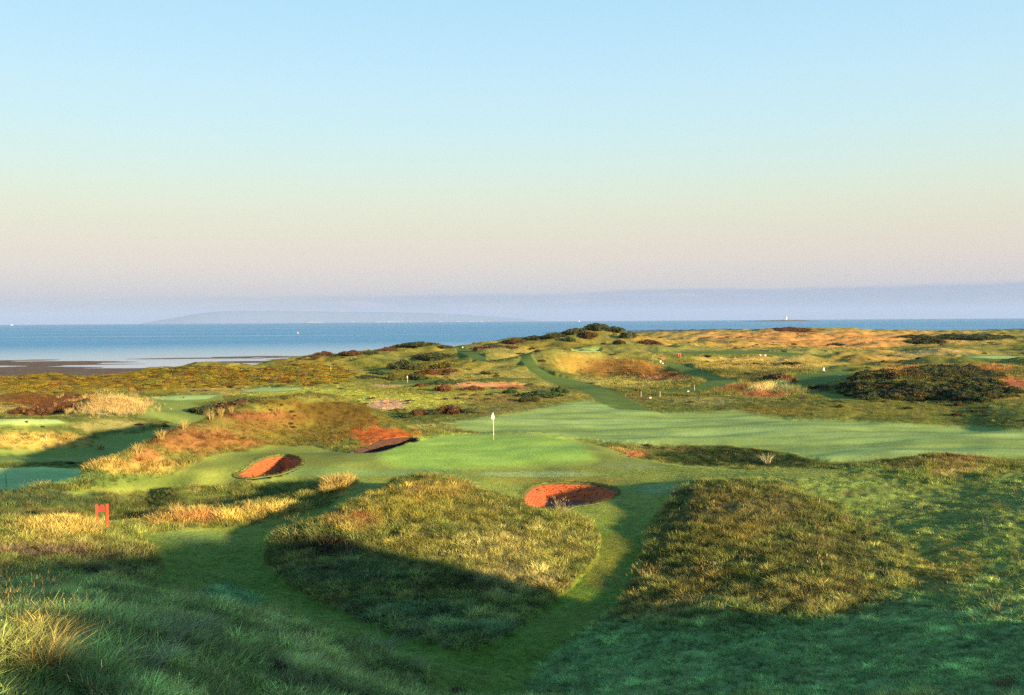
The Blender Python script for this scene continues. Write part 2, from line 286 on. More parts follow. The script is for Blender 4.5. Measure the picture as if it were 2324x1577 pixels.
K_beach = FRM & (Rr > 285) & (H0 < 2.2)
K_rough = 1-np.maximum(K_short, 0.15*K_semi*(1-K_rmound)*(1-K_crownR))

# ------------------------------------------------------------------ relief detail
Zg = H0.copy()
n1 = fbm(X*.13, Y*.13, 3); n2 = fbm(X*.55+30, Y*.55, 3); n3 = fbm(X*1.7, Y*1.7, 3); n4 = fbm(X*.035+9, Y*.035, 4)
near = sstep(150, 60, Rr); far = sstep(110, 240, Rr)*(1-sstep(700, 1500, Rr))
Zg += near*(n1*.16+n2*.16*(K_rough*.95+.05)+n3*.10*K_rough)
n5 = fbm(X*.075-20, Y*.075, 3)
Zg += far*((1-.7*sstep(400, 520, Rr))*n4*(1.0+1.2*sstep(240, 400, Rr))+(n1*.45+n5*(1.4+.6*(1-sstep(230, 300, Rr))))*K_rough)*sstep(1.5, 6, H0)*np.where(K_short > .5, .3, 1)
Zg += K_fair*fbm(X*.05, Y*.15, 3)*.55
Zg += K_cmound*(0.10+.03*n3)+K_rmound*(.03*n3+.10)
# wet sand flats: low bars and pools
flat = FR & (Rr > 292) & (T < math.atan((800-CX)/FD))
fw = flat*sstep(290, 320, Rr)
bar = fbm(X*.010+4, Y*.030, 4)*.40+fbm(X*.05, Y*.08, 3)*.05
shelf = np.interp(Rr, [290, 330, 380, 430, 480, 540, 700], [.5, .16, .09, .09, .03, -.12, -1.2])
Zg = np.where(flat, Zg*(1-fw)+(shelf+bar)*fw, Zg)
Zg = np.where(Rr > 2400, -6.0, Zg)

GRX = {}                                               # bilinear lookups in the grid
def glook(A, t, l):
    j = np.interp(t, th, np.arange(NT)); i = np.interp(l, lr, np.arange(NR))
    j0 = np.clip(j.astype(int), 0, NT-2); i0 = np.clip(i.astype(int), 0, NR-2); fj = j-j0; fi = i-i0
    if A.ndim == 3: fj = fj[:, None]; fi = fi[:, None]
    return (A[i0, j0]*(1-fi)+A[i0+1, j0]*fi)*(1-fj)+(A[i0, j0+1]*(1-fi)+A[i0+1, j0+1]*fi)*fj
ZS = Zg.copy()                                         # surface before the bunkers are dug
def hit(px, py, rmin=13, rmax=2000):
    t, s = toang(px, py)
    l = np.arange(math.log(rmin), math.log(rmax), 0.0015)
    z = glook(ZS, np.full(l.shape, t), l); r = np.exp(l)
    below = CAMZ+s*r <= z
    i = int(np.argmax(below)) if below.any() else len(l)-1
    return Vector((r[i]*math.sin(t), r[i]*math.cos(t), z[i]))
def gz(x, y):
    return float(glook(ZS, np.array([math.atan2(x, y)]), np.array([math.log(max(math.hypot(x, y), .41))]))[0])
def gzv(x, y): return glook(ZS, np.arctan2(x, y), np.log(np.hypot(x, y)))
BW = {}
for k, pts in BK.items():
    w3 = [hit(a, b, 45, 88 if k != 'mound' else 84) for a, b in pts]
    # resample the closed loop smoothly
    n = len(w3); q = []
    for i in range(n):
        p0, p1, p2, p3 = w3[i-1], w3[i], w3[(i+1) % n], w3[(i+2) % n]
        m = max(2, int((p2-p1).length/.18))
        for u in range(m):
            tt = u/m
            a = .5*((2*p1.xy)+(p2.xy-p0.xy)*tt+(2*p0.xy-5*p1.xy+4*p2.xy-p3.xy)*tt*tt+(3*p1.xy-p0.xy-3*p2.xy+p3.xy)*tt**3)
            q.append((a.x, a.y))
    BW[k] = np.array(q)
    x0, x1, y0, y1 = BW[k][:, 0].min(), BW[k][:, 0].max(), BW[k][:, 1].min(), BW[k][:, 1].max()
    m = (X > x0) & (X < x1) & (Y > y0) & (Y < y1)
    x, y = X[m], Y[m]; ins = np.zeros(x.shape, bool)
    for i in range(len(q)):
        ax, ay = q[i]; bx, by = q[(i+1) % len(q)]
        ins ^= ((ay > y) != (by > y)) & (x < (bx-ax)*(y-ay)/((by-ay) if by != ay else 1e-9)+ax)
    zz = Zg[m]; zz[ins] -= 3.0; Zg[m] = zz
BUNK = Zg < ZS-1

# ------------------------------------------------------------------ colour of what grows where (some tones also hold painted shade)
C = np.zeros(PX.shape+(3,))
def setc(wt, col):
    global C
    C = C*(1-wt[..., None])+np.array(col)*wt[..., None]
g_rough = (.10, .135, .032); g_green = (.050, .115, .035); g_mown = (.215, .255, .042); g_putt = (.27, .43, .07); g_straw = (.36, .24, .075); g_rust = (.26, .10, .028)
g_olive = (.17, .16, .032); g_heath = (.11, .055, .060); g_dark = (.022, .035, .016); g_sand = (.62, .37, .19); g_dew = (.11, .22, .12)
C[:] = g_rough
nv = fbm(X*.30+3, Y*.30, 4); nw = fbm(X*1.1-7, Y*1.1, 3); nu = fbm(X*.09+50, Y*.09, 4)
setc(sstep(0, .5, nv)*.55, g_olive); setc(sstep(.05, .6, nw)*.45, g_straw); setc(sstep(.1, .6, -nv)*.5, (.07, .10, .028))
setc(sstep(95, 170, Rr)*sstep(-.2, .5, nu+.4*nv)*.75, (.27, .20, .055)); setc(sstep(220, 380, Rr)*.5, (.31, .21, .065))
setc(sstep(90, 150, Rr)*sstep(.0, .45, -nu)*.7, (.085, .12, .03)); setc(sstep(90, 150, Rr)*sstep(.25, .6, fbm(X*.16+70, Y*.16, 3))*.7, (.10, .06, .025))
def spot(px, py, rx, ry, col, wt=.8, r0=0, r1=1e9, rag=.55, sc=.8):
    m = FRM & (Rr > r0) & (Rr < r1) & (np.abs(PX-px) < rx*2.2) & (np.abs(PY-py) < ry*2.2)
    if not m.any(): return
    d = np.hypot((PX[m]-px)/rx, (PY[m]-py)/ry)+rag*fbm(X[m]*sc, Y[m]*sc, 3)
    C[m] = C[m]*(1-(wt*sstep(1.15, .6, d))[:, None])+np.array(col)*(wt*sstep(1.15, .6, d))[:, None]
# foreground dune: dewy green, grey-green tops
setc(sstep(40, 33, Rr)*FR*(1-K_short)*.85, (.17, .245, .065))
setc(sstep(40, 33, Rr)*FR*(1-K_short)*sstep(-.1, .4, nv+nw*.5)*.55, (.30, .33, .11))
setc(sstep(40, 33, Rr)*FR*(1-K_short)*sstep(.15, .5, -nv+nw*.6)*.6, (.05, .07, .035))
setc(K_semi*(1-K_rmound)*.8, (.155, .225, .052)); setc(K_semi*(1-K_rmound)*sstep(-.1, .5, nv)*.5, (.16, .17, .04))
setc(K_semi*(1-K_rmound)*sstep(45, 33, Rr)*.8, (.15, .27, .085))  # own tone painted in where the near slope lies in shade
for a in [
 (110,1450,90,60,g_straw,.7,12,24),(130,1200,110,22,g_straw,.8,45,60),(100,1230,130,16,(.2,.15,.05),.6,40,60),(90,1250,160,14,g_heath,.7,36,52),(250,1260,90,10,g_heath,.5,38,50),(230,1300,70,10,g_heath,.4,34,50),
 (480,1172,150,16,g_straw,.8,50,66),(400,1180,90,14,(.30,.16,.06),.6,50,66),(640,1160,110,16,g_straw,.8,50,66),(770,1105,45,22,g_straw,.9,55,66),(460,1170,60,8,g_rust,.5,50,66),
 (500,1098,300,10,(.18,.16,.035),.7,60,72),(300,1140,360,22,(.045,.065,.022),.7,60,70),(90,1130,160,26,(.06,.10,.04),.7,58,74),(80,1165,120,12,(.05,.05,.03),.6,54,66),  # dark band: shadow on the flat painted in, along with dark heather
 # big left mound
 (700,955,200,60,(.135,.072,.018),.95,62,96),(760,930,110,26,(.085,.055,.014),.85,66,96),(700,975,130,24,(.12,.11,.025),.5,66,96),(560,1000,120,26,(.17,.12,.03),.5,62,90),(900,900,230,34,(.36,.35,.06),.9,96,170),(640,890,170,10,(.34,.33,.06),.85,105,170),(1080,895,140,14,(.20,.24,.05),.6,100,150),(730,905,70,7,(.17,.16,.04),.7,80,100),(450,1000,150,40,(.175,.11,.032),.8,60,90),(560,960,120,30,(.16,.10,.03),.6,70,95),(300,1055,140,20,(.36,.23,.075),.8,60,80),(640,1000,70,14,(.15,.13,.03),.6,70,90),(600,950,90,26,(.15,.085,.026),.85,70,96),(430,1005,110,26,(.19,.10,.032),.75,66,88),(330,1045,80,16,(.24,.15,.045),.7,62,80),
 (870,988,80,22,(.33,.095,.025),.9,70,92,.8),(905,996,60,12,(.42,.11,.028),.9,70,92),(440,985,120,26,(.17,.085,.032),.55,66,90),(560,942,80,10,(.19,.085,.035),.6,70,96),(770,940,60,30,(.09,.055,.015),.7,70,98),(560,1005,60,8,(.3,.12,.04),.5,66,90),(610,925,60,10,g_olive,.5,70,95),(270,1092,150,16,(.085,.12,.03),.8,58,76),(330,1030,50,14,(.34,.13,.05),.5,60,80),
 # left
 (90,1000,140,22,g_straw,.85,80,125),(40,1030,50,10,(.30,.24,.09),.7,80,110),(250,965,90,12,(.30,.24,.10),.7,90,140),(190,1030,70,10,(.28,.19,.06),.7,70,110),(250,918,95,24,(.56,.44,.20),.95,100,170),(20,925,60,16,g_straw,.8,100,170),
 (200,860,420,26,(.17,.115,.012),.85,150,260),(420,872,200,20,(.20,.15,.018),.7,130,250),(600,855,190,22,(.19,.16,.015),.7,140,260),(150,912,120,20,(.13,.05,.02),.9,110,180),(60,905,90,14,(.16,.07,.02),.8,110,180),(520,885,120,10,(.28,.20,.07),.7,130,200),
 (720,845,160,20,(.22,.19,.02),.7,160,255),(690,820,90,14,(.24,.15,.03),.7,190,260),(820,830,70,14,(.22,.17,.03),.6,190,260),
 (1000,840,120,26,(.20,.15,.02),.6,160,240),(970,800,90,16,(.20,.15,.03),.6,200,290),(930,880,140,18,(.13,.15,.03),.7,110,180),
 (880,918,52,13,g_sand,1,100,150),(1100,873,110,7,(.60,.30,.13),.95,120,180),(880,874,40,4,(.35,.2,.13),.9,120,180),(1060,884,50,6,g_rust,.6,110,170),(1140,930,200,14,(.16,.12,.05),.6,90,140),(1150,905,130,12,(.2,.09,.04),.6,90,150),
 (1160,880,40,8,(.3,.1,.05),.6,110,170),(1000,968,80,9,(.30,.24,.09),.6,80,105),(1070,965,90,12,(.14,.15,.05),.6,80,105),
 # mounds in the middle
 (1330,822,90,22,(.36,.215,.052),.85,180,225),(1420,835,110,22,(.28,.15,.035),.9,170,215),(1500,850,90,16,(.20,.105,.025),.9,165,210),(1555,858,40,8,(.05,.05,.02),.8,160,200),(1230,840,40,20,(.15,.14,.04),.7,170,210),(1380,872,150,6,(.30,.27,.09),.7,150,175),(1290,880,150,5,(.10,.09,.035),.6,130,180),(1420,905,60,8,(.13,.08,.04),.7,110,150),(1500,860,60,5,(.45,.20,.10),.7,140,190),(1380,870,180,12,(.26,.22,.07),.7,130,190),(1290,900,110,14,(.22,.17,.05),.6,110,160),(1380,805,120,8,(.28,.22,.06),.7,170,230),  # bowl mound: dark foot and pale rim paint in its relief shading
 (1160,800,90,12,(.28,.22,.07),.7,190,260),(1100,850,120,16,(.30,.23,.07),.7,160,230),(1350,770,170,22,(.17,.13,.03),.6,240,300),(1390,775,50,22,(.24,.19,.05),.8,240,300),(1250,785,120,10,(.22,.15,.035),.8,230,290),
 (1720,815,150,8,(.42,.28,.09),.85,190,270),(1650,830,160,10,(.34,.22,.07),.7,150,250),(1820,832,120,6,(.40,.27,.09),.7,170,250),(1640,860,60,12,(.28,.19,.05),.7,130,180),(1560,782,200,12,(.14,.15,.035),.6,240,330),(1700,798,240,6,(.17,.18,.06),.7,200,320),
 (1660,880,70,8,(.30,.11,.05),.8,110,160),(1740,895,70,9,(.33,.13,.06),.8,105,150),(1600,910,80,10,(.24,.20,.08),.7,100,140),(1780,880,60,16,(.20,.24,.11),.8,105,150),(1730,885,36,8,(.5,.38,.18),.8,105,150),
 (1990,818,150,10,(.26,.16,.045),.8,200,270),(2150,804,160,3,(.5,.36,.18),.8,230,330),(2050,845,120,14,(.36,.19,.06),.8,130,180),(1960,850,60,14,(.36,.17,.06),.8,120,180),(2200,838,120,10,(.34,.14,.05),.7,130,180),(2290,880,60,30,(.36,.20,.07),.85,110,170),(2300,870,30,14,(.42,.14,.06),.8,110,170),
 (1960,928,260,18,(.17,.14,.035),.85,95,122),(1730,932,110,12,(.18,.12,.03),.7,95,122),(2200,900,80,14,(.24,.20,.07),.7,100,135),(1880,870,60,10,(.30,.19,.05),.7,110,160),(1900,838,40,8,(.20,.08,.05),.7,130,180),
 (1640,1035,190,24,(.030,.052,.016),.95,66,95),(1750,1050,120,14,(.035,.06,.02),.9,62,95),(1400,1025,80,10,(.34,.20,.08),.85,72,95),(1430,1033,40,4,(.4,.14,.05),.8,70,90),(1500,1020,90,8,(.14,.12,.04),.6,74,95),  # first two spots paint the shadow lying in the hollow as dark green
 (2170,1060,70,22,(.40,.26,.09),.8,55,75),(2120,1050,120,18,(.13,.11,.035),.7,58,75),(2200,1040,80,9,(.16,.09,.05),.6,60,75),
 # centre mound
 (900,1150,110,40,(.20,.15,.03),.7,45,58),(1000,1120,90,30,(.22,.14,.04),.7,45,58),(800,1190,90,26,(.28,.17,.055),.7,45,56),(1050,1160,120,40,(.15,.14,.03),.5,45,57),(830,1180,30,10,(.4,.14,.05),.5,45,56),(1150,1250,150,50,(.27,.21,.08),.7,38,54),(1180,1320,110,40,(.33,.25,.11),.7,36,50),
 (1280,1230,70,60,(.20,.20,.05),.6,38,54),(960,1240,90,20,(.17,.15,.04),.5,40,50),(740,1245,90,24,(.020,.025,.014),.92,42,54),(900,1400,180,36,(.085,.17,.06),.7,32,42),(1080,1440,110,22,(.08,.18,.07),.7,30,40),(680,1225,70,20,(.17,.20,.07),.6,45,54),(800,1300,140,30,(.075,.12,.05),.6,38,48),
 # right mound
 (1700,1160,170,50,(.13,.12,.045),.7,44,58),(1650,1210,110,30,(.17,.12,.035),.6,42,56),(1550,1330,120,60,(.19,.15,.045),.7,34,48),(1480,1390,110,26,(.22,.15,.05),.7,34,46),(1900,1260,170,50,(.12,.13,.04),.6,36,50),(1850,1360,220,40,(.16,.15,.045),.6,34,46),(2120,1290,110,60,(.20,.17,.04),.7,34,52),(2200,1150,200,50,(.13,.18,.045),.6,45,62),
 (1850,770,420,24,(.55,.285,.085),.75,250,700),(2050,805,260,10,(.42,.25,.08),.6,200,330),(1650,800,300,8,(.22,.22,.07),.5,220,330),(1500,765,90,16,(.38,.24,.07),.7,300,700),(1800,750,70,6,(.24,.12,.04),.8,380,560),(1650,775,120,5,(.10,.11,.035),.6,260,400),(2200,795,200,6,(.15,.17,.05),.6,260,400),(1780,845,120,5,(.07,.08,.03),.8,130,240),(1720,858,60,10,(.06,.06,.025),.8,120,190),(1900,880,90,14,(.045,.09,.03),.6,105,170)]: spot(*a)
# conical little mound of grey-green rough
K_cone = polyw([(512,1317),(560,1350),(625,1393),(560,1400),(430,1374)], 30, 46, soft=4, wob=2); setc(K_cone*.9, (.09, .20, .075))
K_rough = np.maximum(K_rough, K_cone*.6); K_short = K_short*(1-K_cone)
# short turf
mo = fbm(X*.25, Y*.25, 3); mo2 = fbm(X*.06, Y*.22, 3)
setc(K_short, g_mown); setc(K_short*sstep(.0, .6, mo)*.5, (.16, .16, .038)); setc(K_short*sstep(0, .5, -mo)*.35, (.07, .15, .03))
setc(K_mown*sstep(58, 46, Rr)*.65, (.058, .150, .018)); setc(K_mown*sstep(58, 46, Rr)*sstep(.1, .6, mo)*.5, (.09, .10, .016))
setc(K_mown*sstep(1300, 1200, PY)*sstep(48, 60, Rr)*.2, (.15, .24, .08))
setc(K_fair, (.20, .30, .085)); setc(K_fair*sstep(-.1, .5, mo2)*.6, (.27, .39, .13)); setc(K_fair*sstep(.1, .5, -mo2)*.5, (.15, .20, .045))
setc(K_left*.9, (.16, .235, .05)); setc(K_left*sstep(0, .5, mo)*.4, (.22, .22, .05)); setc(K_path*.9, (.080, .135, .026))
setc(4*K_green*(1-K_green)*.35, (.30, .34, .07)); setc(K_green, g_putt); setc(K_green*sstep(0, .5, mo2)*.3, (.23, .38, .12)); setc(K_tee, (.36, .50, .15))
for a in [(1280,1090,160,12,(.20,.15,.035),.5,56,80),(700,1040,120,16,(.17,.17,.035),.5,60,85),(1400,1240,50,40,(.17,.17,.03),.6,40,56),(1370,1300,50,40,(.18,.15,.03),.5,38,52),(1430,1060,90,10,(.24,.28,.10),.5,60,80),
          (1500,1110,70,12,(.17,.28,.14),.5,52,66),(1220,1075,150,7,(.26,.40,.20),.5,60,80),(950,1070,120,8,(.18,.31,.11),.6,60,76),(760,1072,160,10,(.16,.28,.09),.6,60,76),(440,1222,90,18,(.12,.23,.08),.5,44,58),(60,1085,200,20,(.24,.42,.16),.7,64,100),(950,1445,60,10,(.12,.2,.11),.3,28,40),(300,1088,190,22,(.085,.135,.03),.8,56,80)]:  # last spot dims the left bank's colour against sun glare on it
    spot(*a, rag=.25, sc=.3)
# scuffed bare marks on the walkway
for (a, b, rx, ry) in [(727,1393,9,2.2),(757,1452,6,1.5),(795,1467,7,1.7),(838,1478,4,1.2),(660,1360,7,1.6),(412,1290,5,1.4),(470,1237,5,1.3),(1038,1567,20,9),(1055,1536,8,2),(1245,1392,6,1.6),(1300,1258,5,1),(1330,1330,5,1.1),(985,1562,8,3),(1520,1555,10,3),(1090,1530,12,2.5),(2268,1385,14,2.5),(2280,1555,26,8),(2110,1160,10,2),(1925,1120,14,2)]:
    spot(a, b, rx, ry, (.045, .022, .014) if a < 1900 else (.16,.09,.05), .95, 20, 60, rag=.5, sc=3)
# beach
bm = flat & (Rr > 300)
C[bm] = np.array((.15, .10, .085))*(1+.35*fbm(X*.08, Y*.3, 3)[bm])[:, None]
mm = (~bm) & (Zg < 1.5) & (Rr > 290); C[mm] = (.08, .05, .04)
lit_ = (C[..., 0] > C[..., 1]*1.02)*(C[..., 0] < C[..., 1]*1.75)*(C[..., 0] < .5)*(1-K_short); C[..., 1] *= 1+.16*lit_
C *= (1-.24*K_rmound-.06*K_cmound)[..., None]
fine = 1+.28*fbm(X*2.6, Y*2.6, 2)*K_rough*near+.22*fbm(X*.7, Y*.7, 3)*K_rough
C *= np.clip(fine, .4, 1.7)[..., None]
C = np.clip(C, .008, .85)
DEW = np.clip(K_short*.7+K_semi*.5, 0, 1)

# ------------------------------------------------------------------ object helpers
def tag(o, label=None, cat=None, group=None, kind=None):
    if label: o['label'] = label
    if cat: o['category'] = cat
    if group: o['group'] = group
    if kind: o['kind'] = kind
    return o
def raw(name, v, f, mat, parent=None, smooth=False, cols=None, link=True):
    me = bpy.data.meshes.new(name); v = np.asarray(v, dtype=np.float32); 
    if isinstance(f, np.ndarray):
        k = f.shape[1]; me.vertices.add(len(v)); me.vertices.foreach_set('co', v.ravel())
        me.loops.add(f.size); me.loops.foreach_set('vertex_index', f.ravel().astype(np.int32))
        me.polygons.add(len(f)); me.polygons.foreach_set('loop_start', np.arange(0, f.size, k, dtype=np.int32)); me.update(calc_edges=True)
    else: me.from_pydata([tuple(map(float, a)) for a in v], [], f)
    me.polygons.foreach_set('use_smooth', np.full(len(me.polygons), smooth))
    if cols is not None:
        at = me.color_attributes.new('Col', 'FLOAT_COLOR', 'POINT'); c4 = np.ones((len(v), 4), np.float32); c4[:, :3] = cols; at.data.foreach_set('color', c4.ravel())
    if mat: me.materials.append(mat)
    me.update(); o = bpy.data.objects.new(name, me)
    if link: COL.objects.link(o)
    if parent is not None: o.parent = parent
    return o
def empty(name, loc, rz=0):
    o = bpy.data.objects.new(name, None); COL.objects.link(o); o.location = loc; o.rotation_euler = (0, 0, rz); o.empty_display_size = .2
    return o
class MB:
    def __init__(s): s.v = []; s.f = []
    def add(s, v, f):
        b = len(s.v); s.v += [tuple(a) for a in v]; s.f += [tuple(b+i for i in q) for q in f]
    def box(s, x0, x1, y0, y1, z0, z1):
        s.add([(x0,y0,z0),(x1,y0,z0),(x1,y1,z0),(x0,y1,z0),(x0,y0,z1),(x1,y0,z1),(x1,y1,z1),(x0,y1,z1)], [(0,3,2,1),(4,5,6,7),(0,1,5,4),(1,2,6,5),(2,3,7,6),(3,0,4,7)])
    def tube(s, pts, rad, n=8):
        pts = [Vector(p) for p in pts]; rad = rad if isinstance(rad, (list, tuple)) else [rad]*len(pts); V = []; Fc = []
        for i, p in enumerate(pts):
            d = (pts[min(i+1, len(pts)-1)]-pts[max(i-1, 0)]).normalized(); a = d.orthogonal().normalized() if abs(d.z) < .99 else Vector((1, 0, 0)); b = d.cross(a)
            for k in range(n):
                q = 2*math.pi*k/n; V.append(p+(a*math.cos(q)+b*math.sin(q))*rad[i])
        for i in range(len(pts)-1):
            for k in range(n): Fc.append((i*n+k, i*n+(k+1) % n, (i+1)*n+(k+1) % n, (i+1)*n+k))
        Fc.append(tuple(range(n-1, -1, -1))); Fc.append(tuple((len(pts)-1)*n+k for k in range(n))); s.add(V, Fc)
    def build(s, name, mat, parent=None, smooth=False, bevel=0):
        o = raw(name, s.v, s.f, mat, parent, smooth)
        if bevel: m = o.modifiers.new('bevel', 'BEVEL'); m.width = bevel; m.segments = 2
        return o
def material(name):
    m = bpy.data.materials.new(name); m.use_nodes = True; t = m.node_tree; b = t.nodes['Principled BSDF']; return m, t, b
def simple(name, col, rough=.6, noise=0, nscale=8, metal=0, spec=.5):
    m, t, b = material(name); b.inputs['Roughness'].default_value = rough; b.inputs['Metallic'].default_value = metal; b.inputs['Specular IOR Level'].default_value = spec
    if noise:
        n = N(t, 'ShaderNodeTexNoise'); n.inputs['Scale'].default_value = nscale; n.inputs['Detail'].default_value = 4
        tcn = N(t, 'ShaderNodeTexCoord'); t.links.new(tcn.outputs['Object'], n.inputs[0])
        c = mixc(t, n.outputs[0], tuple(v*(1-noise) for v in col), tuple(min(1, v*(1+noise)) for v in col)); t.links.new(c, b.inputs[0])
    else: b.inputs[0].default_value = (*col, 1)
    return m

# ------------------------------------------------------------------ ground
gm, t, b = material('links_turf')
at = N(t, 'ShaderNodeVertexColor', layer_name='Col'); dw = N(t, 'ShaderNodeAttribute', attribute_name='dew'); ge = N(t, 'ShaderNodeNewGeometry')
na = N(t, 'ShaderNodeTexNoise'); na.inputs['Scale'].default_value = 5; na.inputs['Detail'].default_value = 6; na.inputs['Roughness'].default_value = .7; t.links.new(ge.outputs['Position'], na.inputs[0])
nb = N(t, 'ShaderNodeTexNoise'); nb.inputs['Scale'].default_value = .35; nb.inputs['Detail'].default_value = 5; t.links.new(ge.outputs['Position'], nb.inputs[0])
f1 = mathn(t, 'ADD', mathn(t, 'MULTIPLY', na.outputs[0], 1.1), .45); f2 = mathn(t, 'ADD', mathn(t, 'MULTIPLY', nb.outputs[0], .7), .65)
sv = N(t, 'ShaderNodeVectorMath', operation='SCALE'); t.links.new(at.outputs[0], sv.inputs[0]); t.links.new(mathn(t, 'MULTIPLY', f1, f2), sv.inputs[3])
t.links.new(sv.outputs[0], b.inputs[0]); b.inputs['Roughness'].default_value = .75
t.links.new(mathn(t, 'MULTIPLY', dw.outputs['Fac'], .04), b.inputs['Specular IOR Level'])
bp = N(t, 'ShaderNodeBump'); bp.inputs['Strength'].default_value = .6; bp.inputs['Distance'].default_value = .06; t.links.new(na.outputs[0], bp.inputs['Height']); t.links.new(bp.outputs[0], b.inputs['Normal'])
V = np.stack([X, Y, Zg], -1).reshape(-1, 3)
ii, jj = np.meshgrid(np.arange(NR-1), np.arange(NT-1), indexing='ij'); a0 = ii*NT+jj
FQ = np.stack([a0, a0+1, a0+NT+1, a0+NT], -1).reshape(-1, 4)[:, ::-1]
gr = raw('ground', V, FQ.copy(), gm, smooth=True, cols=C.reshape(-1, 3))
da = gr.data.attributes.new('dew', 'FLOAT', 'POINT'); da.data.foreach_set('value', DEW.reshape(-1).astype(np.float32))
tag(gr, kind='structure')

# ------------------------------------------------------------------ sea
sm, t, b = material('sea_water')
ge = N(t, 'ShaderNodeNewGeometry'); sx = N(t, 'ShaderNodeSeparateXYZ'); t.links.new(ge.outputs['Position'], sx.inputs[0])
ln = N(t, 'ShaderNodeVectorMath', operation='LENGTH'); t.links.new(ge.outputs['Position'], ln.inputs[0])
mpp = N(t, 'ShaderNodeMapping'); mpp.inputs['Scale'].default_value = (.0006, .012, 1); t.links.new(ge.outputs['Position'], mpp.inputs[0])
ns = N(t, 'ShaderNodeTexNoise'); ns.inputs['Scale'].default_value = 1; ns.inputs['Detail'].default_value = 4; t.links.new(mpp.outputs[0], ns.inputs[0])
slick = mathn(t, 'MULTIPLY', mathn(t, 'SUBTRACT', ns.outputs[0], .58), 10, True)
calm = mathn(t, 'SUBTRACT', 1.0, mathn(t, 'DIVIDE', mathn(t, 'SUBTRACT', ln.outputs['Value'], 470), 420), True)
cs = mathn(t, 'MAXIMUM', mathn(t, 'MULTIPLY', slick, .5), calm)
base = mixc(t, cs, (.055, .235, .40), (.17, .30, .38)); t.links.new(base, b.inputs[0])  # sky sheen on calm water and slicks put in as a paler base
t.links.new(mathn(t, 'SUBTRACT', .42, mathn(t, 'MULTIPLY', cs, .34)), b.inputs['Roughness']); b.inputs['IOR'].default_value = 1.33
nw1 = N(t, 'ShaderNodeTexNoise'); nw1.inputs['Scale'].default_value = .12; nw1.inputs['Detail'].default_value = 5; nw1.inputs['Roughness'].default_value = .65; t.links.new(ge.outputs['Position'], nw1.inputs[0])
bp = N(t, 'ShaderNodeBump'); bp.inputs['Distance'].default_value = 2.2; t.links.new(nw1.outputs[0], bp.inputs['Height']); t.links.new(mathn(t, 'SUBTRACT', .9, mathn(t, 'MULTIPLY', cs, .86)), bp.inputs['Strength']); t.links.new(bp.outputs[0], b.inputs['Normal'])
n = 160; v = [(0, 0, 0)]; rr = [200, 1000, 4000, 15500]
for r in rr: v += [(r*math.sin(2*math.pi*k/n), r*math.cos(2*math.pi*k/n), 0) for k in range(n)]
f = [(0, 1+(k+1) % n, 1+k) for k in range(n)]
for i in range(len(rr)-1): f += [(1+i*n+k, 1+i*n+(k+1) % n, 1+(i+1)*n+(k+1) % n, 1+(i+1)*n+k) for k in range(n)]
tag(raw('sea', v, f, sm), kind='structure')
# the sea air: one closed box of thin even haze
hm = bpy.data.materials.new('sea_air'); hm.use_nodes = True; ht = hm.node_tree; ht.nodes.clear()
ho = N(ht, 'ShaderNodeOutputMaterial'); hv = N(ht, 'ShaderNodeVolumePrincipled'); hv.inputs['Color'].default_value = (.34, .50, .80, 1); hv.inputs['Density'].default_value = 3.8e-5; hv.inputs['Anisotropy'].default_value = 0
ht.links.new(hv.outputs[0], ho.inputs['Volume'])
hb = [(-34000, -34000, -42), (34000, -34000, -42), (34000, 34000, -42), (-34000, 34000, -42)]; hb += [(a, b_, 350) for a, b_, _ in hb]
tag(raw('haze', hb, [(0,3,2,1),(4,5,6,7),(0,1,5,4),(1,2,6,5),(2,3,7,6),(3,0,4,7)], hm), kind='stuff')
# dark reef along the far shore
rockm = simple('dark_rock', (.035, .030, .030), .8, .5, .05)
def reef(px0, px1, py, thick, name='reef', hz=1.0):
    t0, _ = toang(px0, py); t1, _ = toang(px1, py); r = hit(.5*(px0+px1), py).length if False else 18/abs(toang(.5*(px0+px1), py)[1])
    n = 90; v = []; f = []
    for i in range(n+1):
        u = i/n; th_ = t0+(t1-t0)*u; env = math.sin(math.pi*u)**.35
        w0 = thick*env*(.5+.5*abs(float(perlin(np.array([u*9+px0]), np.array([.3]))[0])))
        for k in range(5):
            q = k/4-.5; rr_ = r+q*2*w0+14*float(perlin(np.array([u*6.]), np.array([px0*.1]))[0]); z = -.5+(hz*1.6*env*(1-(2*q)**2))*(.6+.6*random.random())
            v.append((rr_*math.sin(th_), rr_*math.cos(th_), z))
    for i in range(n):
        for k in range(4): a = i*5+k; f.append((a, a+1, a+6, a+5))
    tag(raw(name, v, f, rockm), kind='structure')
reef(1225, 1330, 755.5, 45); reef(1405, 1980, 750.5, 130, hz=2.2); reef(1830, 2210, 752.5, 70, hz=1.4); reef(2200, 2420, 750, 60, hz=1.5)
reef(2290, 2420, 746.5, 20, hz=1.0)

# island with a lighthouse
D_ISL = 6800.0
def farpt(px, r, z=0):
    t, _ = toang(px, 730); return (r*math.sin(t), r*math.cos(t), z)
v = []; f = []; n = 120
for i in range(n+1):
    u = i/n; px = 1652+(1868-1652)*u; hgt = float(np.interp(px, [1652, 1690, 1730, 1770, 1800, 1822, 1840, 1868], [.2, 3, 7, 9.5, 9.5, 8.5, 4, .2]))*(1+.12*float(perlin(np.array([u*22.]), np.array([2.]))[0]))
    for k in range(7):
        q = k/6; rr_ = D_ISL+(q-.5)*260*math.sin(math.pi*min(max(u, .02), .98))**.5
        v.append(farpt(px, rr_, -.6+hgt*math.sin(math.pi*q)**.6*(.9+.2*random.random()) if 0 < k < 6 else -1))
for i in range(n):
    for k in range(6): a = i*7+k; f.append((a, a+7, a+8, a+1))
tag(raw('island', v, f, simple('island_turf', (.05, .055, .045), .9, .5, .02)), kind='structure')
white = simple('white_paint', (.8, .78, .74), .5)
